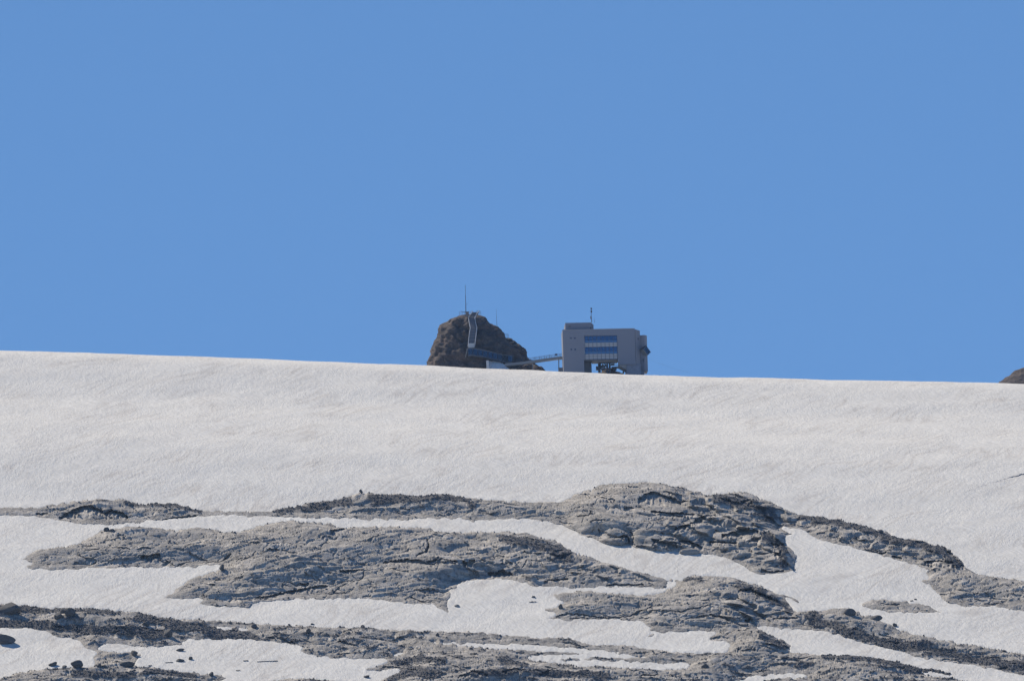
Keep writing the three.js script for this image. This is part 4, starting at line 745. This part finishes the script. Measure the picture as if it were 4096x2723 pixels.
  { const d = R(2361, 1294, 2366, 1312); mesh('door', box(d[0], d[1] - 0.05, top + 0.01, d[3] - 0.6, -2.2, -2.12), steel, phm); const v = R(2274, 1296, 2282, 1300); mesh('vent', rbox(v, -2.2, -2.13), mat(0.12, 0.1, 0.1), phm); mesh('parapet_cap', box(ph[0] - 0.05, ph[1] + 0.05, ph[3] + 0.003, ph[3] + 0.12, -2.6, -2.15), galv, phm); const rd = R(2308, 1278, 2309.5, 1284); mesh('lightning_rod', rbox([rd[0], rd[1], ph[3], rd[3] + 0.2], -5, -4.85), steel, phm); }
  { const e = R(2490, 1304, 2506, 1312), s = new THREE.Shape(); s.moveTo(e[0], top); s.lineTo(e[1], top); s.lineTo((e[0] + e[1]) / 2 - 0.2, top + 0.75); s.closePath(); mesh('roof_light', new THREE.ExtrudeGeometry(s, { depth: 2, bevelEnabled: false }).translate(0, 0.003, -4), galv, st); }
  mesh('roof_coping', box(O_[0] - 0.06, O_[1] + 0.03, top + 0.004, top + 0.16, -1.3, 0.06), mat(0.3, 0.3, 0.29), st);
  // glazing: two storeys, eight bays
  const rowsY = [[1338.5, 1356, 'g'], [1356.8, 1366, 'l'], [1366.6, 1374, 's'], [1374.8, 1382.6, 's'], [1384, 1401.5, 'g'], [1402.3, 1411.5, 'l'], [1412.2, 1420, 's'], [1420.8, 1433.5, 's']];
  const lightGlass = new THREE.MeshPhysicalMaterial({ color: new THREE.Color().setRGB(0.11, 0.2, 0.3), metalness: 0.7, roughness: 0.12 }), spandrel = mat(0.4, 0.39, 0.38, 0.5), back = W[0];
  const bay = (W[1] - W[0]) / 8;
  for (let c = 0; c < 8; c++) for (const [y0, y1, k] of rowsY) { const r = R(2340, y0, 2470, y1), x0 = W[0] + c * bay + 0.09, x1 = W[0] + (c + 1) * bay - 0.09; mesh(k === 's' ? 'spandrel_panel' : 'window_pane', box(x0, x1, r[2], r[3], -0.72, -0.62), k === 'g' ? darkGlass : k === 'l' ? lightGlass : spandrel, st); }
  for (let c = 0; c <= 8; c++) mesh('mullion', box(W[0] + c * bay - 0.075 + (c ? 0 : 0.08) - (c === 8 ? 0.1 : 0), W[0] + c * bay + 0.075 + (c ? 0 : 0.08) - (c === 8 ? 0.1 : 0), W[2] + 0.03, W[3] - 0.01, -0.8, -0.52), steel, st);
  for (const y of [1356.4, 1366.3, 1374.4, 1383.3, 1401.9, 1411.8, 1420.4]) { const r = R(2340, y - 0.35, 2470, y + 0.35); mesh('transom', box(W[0] + 0.16, W[1] - 0.18, r[2], r[3], -0.76, -0.56), steel, st); }
  mesh('window_sill', box(W[0] + 0.01, W[1] - 0.03, W[2] + 0.025, W[2] + 0.2, -0.9, -0.1), concrete, st);
}
// rooftop mast with its gear
mast(2367, 1290, 2363, 1230, DB - 2, 0.15, 'roof_mast', 'dark equipment mast on the station roof house', (t, top) => { const h = top.y; mesh('antenna_panel', box(-0.55, 0.05, h * 0.22, h * 0.42, 0.16, 0.5), galv, t); mesh('antenna_panel', box(-0.35, 0.3, h * 0.66, h * 0.8, 0.16, 0.4), steel, t); mesh('clamp', box(-0.32, 0.32, h * 0.86, h * 0.97, 0.16, 0.32), steel, t); });
mast(2378, 1291, 2377, 1271, DB + 5, 0.07, 'whip_antenna', 'short whip antenna beside the station roof mast');
// machinery in the open bay
{
  const D = DB + 8, a = P(2440, 1500, D), t = thing('cable_machinery', a, 'dark cable car machinery in the open bay under the station', 'machinery'), q = (x, y) => P(x, y, D).sub(a), bx = (x0, y0, x1, y1, z0 = -1, z1 = 1) => { const l = q(x0, y1), h = q(x1, y0); return box(l.x, h.x, l.y, h.y, z0, z1); };
  mesh('column', bx(2393, 1455, 2402, 1500), steel, t); mesh('column', bx(2426, 1450, 2432, 1500), steel, t); mesh('column', bx(2436, 1447, 2442, 1500, -0.6, 1.2), steel, t);
  mesh('bracket', bx(2384, 1466, 2392.5, 1480), steel, t); mesh('cross_beam', bx(2402.3, 1462, 2425.7, 1466), galv, t);
  const wh = (x, y, r) => { const p = q(x, y), m = mesh('pulley_wheel', new THREE.TorusGeometry(r, 0.28, 8, 20).translate(p.x, p.y, 1.6), steel, t); mesh('hub', new THREE.CylinderGeometry(r * 0.45, r * 0.45, 0.5, 12).rotateX(Math.PI / 2).translate(p.x, p.y, 1.6), galv, m); };
  wh(2411, 1462, 1.05); wh(2412, 1475, 0.8);
  mesh('rope_carriage', bx(2443, 1455.5, 2458, 1461), steel, t); mesh('rope_carriage', bx(2446, 1467, 2477, 1473), steel, t); mesh('hanger', bx(2452, 1473.4, 2466, 1480), steel, t);
  mesh('track_rope', tube([q(2458, 1459), q(2492, 1465)], 0.12), steel, t); mesh('track_rope', tube([q(2477, 1470), q(2496, 1475)], 0.14), steel, t);
  mesh('strut', tube([q(2502, 1462), q(2490, 1500)], 0.35, 8), galv, t); mesh('strut', tube([q(2509, 1470), q(2502, 1500)], 0.22, 8), galv, t);
  const m = peak([[1472, 2424, 2440], [1475, 2412, 2450], [1480, 2406, 2468], [1487, 2400, 2480], [1494, 2394, 2492], [1520, 2380, 2510]], DB + 12, 0.5, 2.2), e = mesh('rock_mound', m.g, peakMat); e.position.copy(m.c); tag(e, 'grey rock mound in the open bay under the station', 'rock mound');
}
// footbridge from the peak to the station
{
  const zc = (x, y) => [2080 + x * 0.08478, 1380 + y * 0.08478], D = x => lerp(DP - 18, DB + 5, clamp((x + 700) / 2700)), w = (x, y) => P(...zc(x, y), D(x)), a = w(1000, 700), t = thing('footbridge', a, 'slim railed footbridge linking the rock peak to the station', 'footbridge');
  const deck = table([[-700, 880], [0, 815], [520, 745], [1200, 640], [1700, 575], [2020, 540]]), xs = [-700, -350, 0, 300, 520, 850, 1200, 1500, 1700, 2020], th = 118, qv = (x, y, dz) => { const p = w(x, y).sub(a); p.z += dz; return p; };
  for (let i = 0; i + 1 < xs.length; i++) {
    const x0 = xs[i], x1 = xs[i + 1], k = [qv(x0, deck(x0), 1), qv(x1, deck(x1), 1), qv(x1, deck(x1) + th, 1), qv(x0, deck(x0) + th, 1), qv(x0, deck(x0), -1), qv(x1, deck(x1), -1), qv(x1, deck(x1) + th, -1), qv(x0, deck(x0) + th, -1)], g = new THREE.BufferGeometry();
    g.setAttribute('position', new THREE.Float32BufferAttribute(k.flatMap(p => [p.x, p.y, p.z]), 3)); g.setIndex([0, 3, 2, 0, 2, 1, 4, 5, 6, 4, 6, 7, 0, 1, 5, 0, 5, 4, 3, 7, 6, 3, 6, 2, 0, 4, 7, 0, 7, 3, 1, 2, 6, 1, 6, 5]); g.computeVertexNormals(); mesh('deck_girder', toCreasedNormals(g, 0.5), galv, t);
  }
  for (const dz of [0.95, -0.95]) {
    for (let i = 3; i + 1 < xs.length; i++) { mesh('top_rail', tube([qv(xs[i], deck(xs[i]) - 132, dz), qv(xs[i + 1], deck(xs[i + 1]) - 132, dz)], 0.06), steel, t); mesh('middle_rail', tube([qv(xs[i], deck(xs[i]) - 70, dz), qv(xs[i + 1], deck(xs[i + 1]) - 70, dz)], 0.035), steel, t); }
    for (let x = dz > 0 ? 420 : 500; x < 2000; x += 165 + (dz > 0 ? 80 : 85)) mesh('post', tube([qv(x, deck(x), dz), qv(x, deck(x) - 136, dz)], 0.09), steel, t);
  }
  { const l = qv(1660, deck(1660) - 60, 1.05), h = qv(1760, deck(1760) - 150, 1.05); mesh('notice_board', box(l.x, h.x, l.y, h.y, l.z, l.z + 0.08), mat(0.05, 0.06, 0.1), t); }
  { const p = qv(1830, deck(1830) + th - 10, 0), q = qv(1830, 1320, 0); mesh('support_column', tube([p, q], 0.2, 8), galv, t); const r = qv(590, deck(590) + th - 10, 0), s = qv(600, 1200, 0); mesh('support_column', tube([r, s], 0.2, 8), galv, t); }
}
{ const a = P(2242, 1500, DB + 6), t = thing('entrance_annex', a, 'low grey annex at the foot of the station under the footbridge end', 'annex'), k = (DB + 6) / FPX; mesh('annex_wall', box(-0.8, 1.6, -0.5, 29 * k, -3, 0), concrete, t); mesh('door', box(0.55, 1.25, -0.4, 17 * k, 0.003, 0.06), mat(0.2, 0.3, 0.4), t); mesh('flat_roof', box(-0.9, 1.7, 29 * k + 0.003, 29 * k + 0.2, -3.1, 0.1), steel, t); mesh('rubble_footing', stone(88, 1).scale(0.9, 0.6, 0.8).translate(-1.3, 0.8, 0), stoneMats[0], t); }
{ const pts = []; for (let i = 0; i <= 14; i++) { const t = i / 14; pts.push(P(lerp(2598, 2760, t), lerp(1437, 1490, t) + 4 * Math.sin(Math.PI * t), DB + 4 + t * 20)); } const c = pts[0].clone(); const m = mesh('haul_cable', tube(pts.map(p => p.clone().sub(c)), 0.018, 5), steel); m.position.copy(c); tag(m, 'thin cable running down to the right from the station', 'cable'); }
renderer.render(scene, camera);
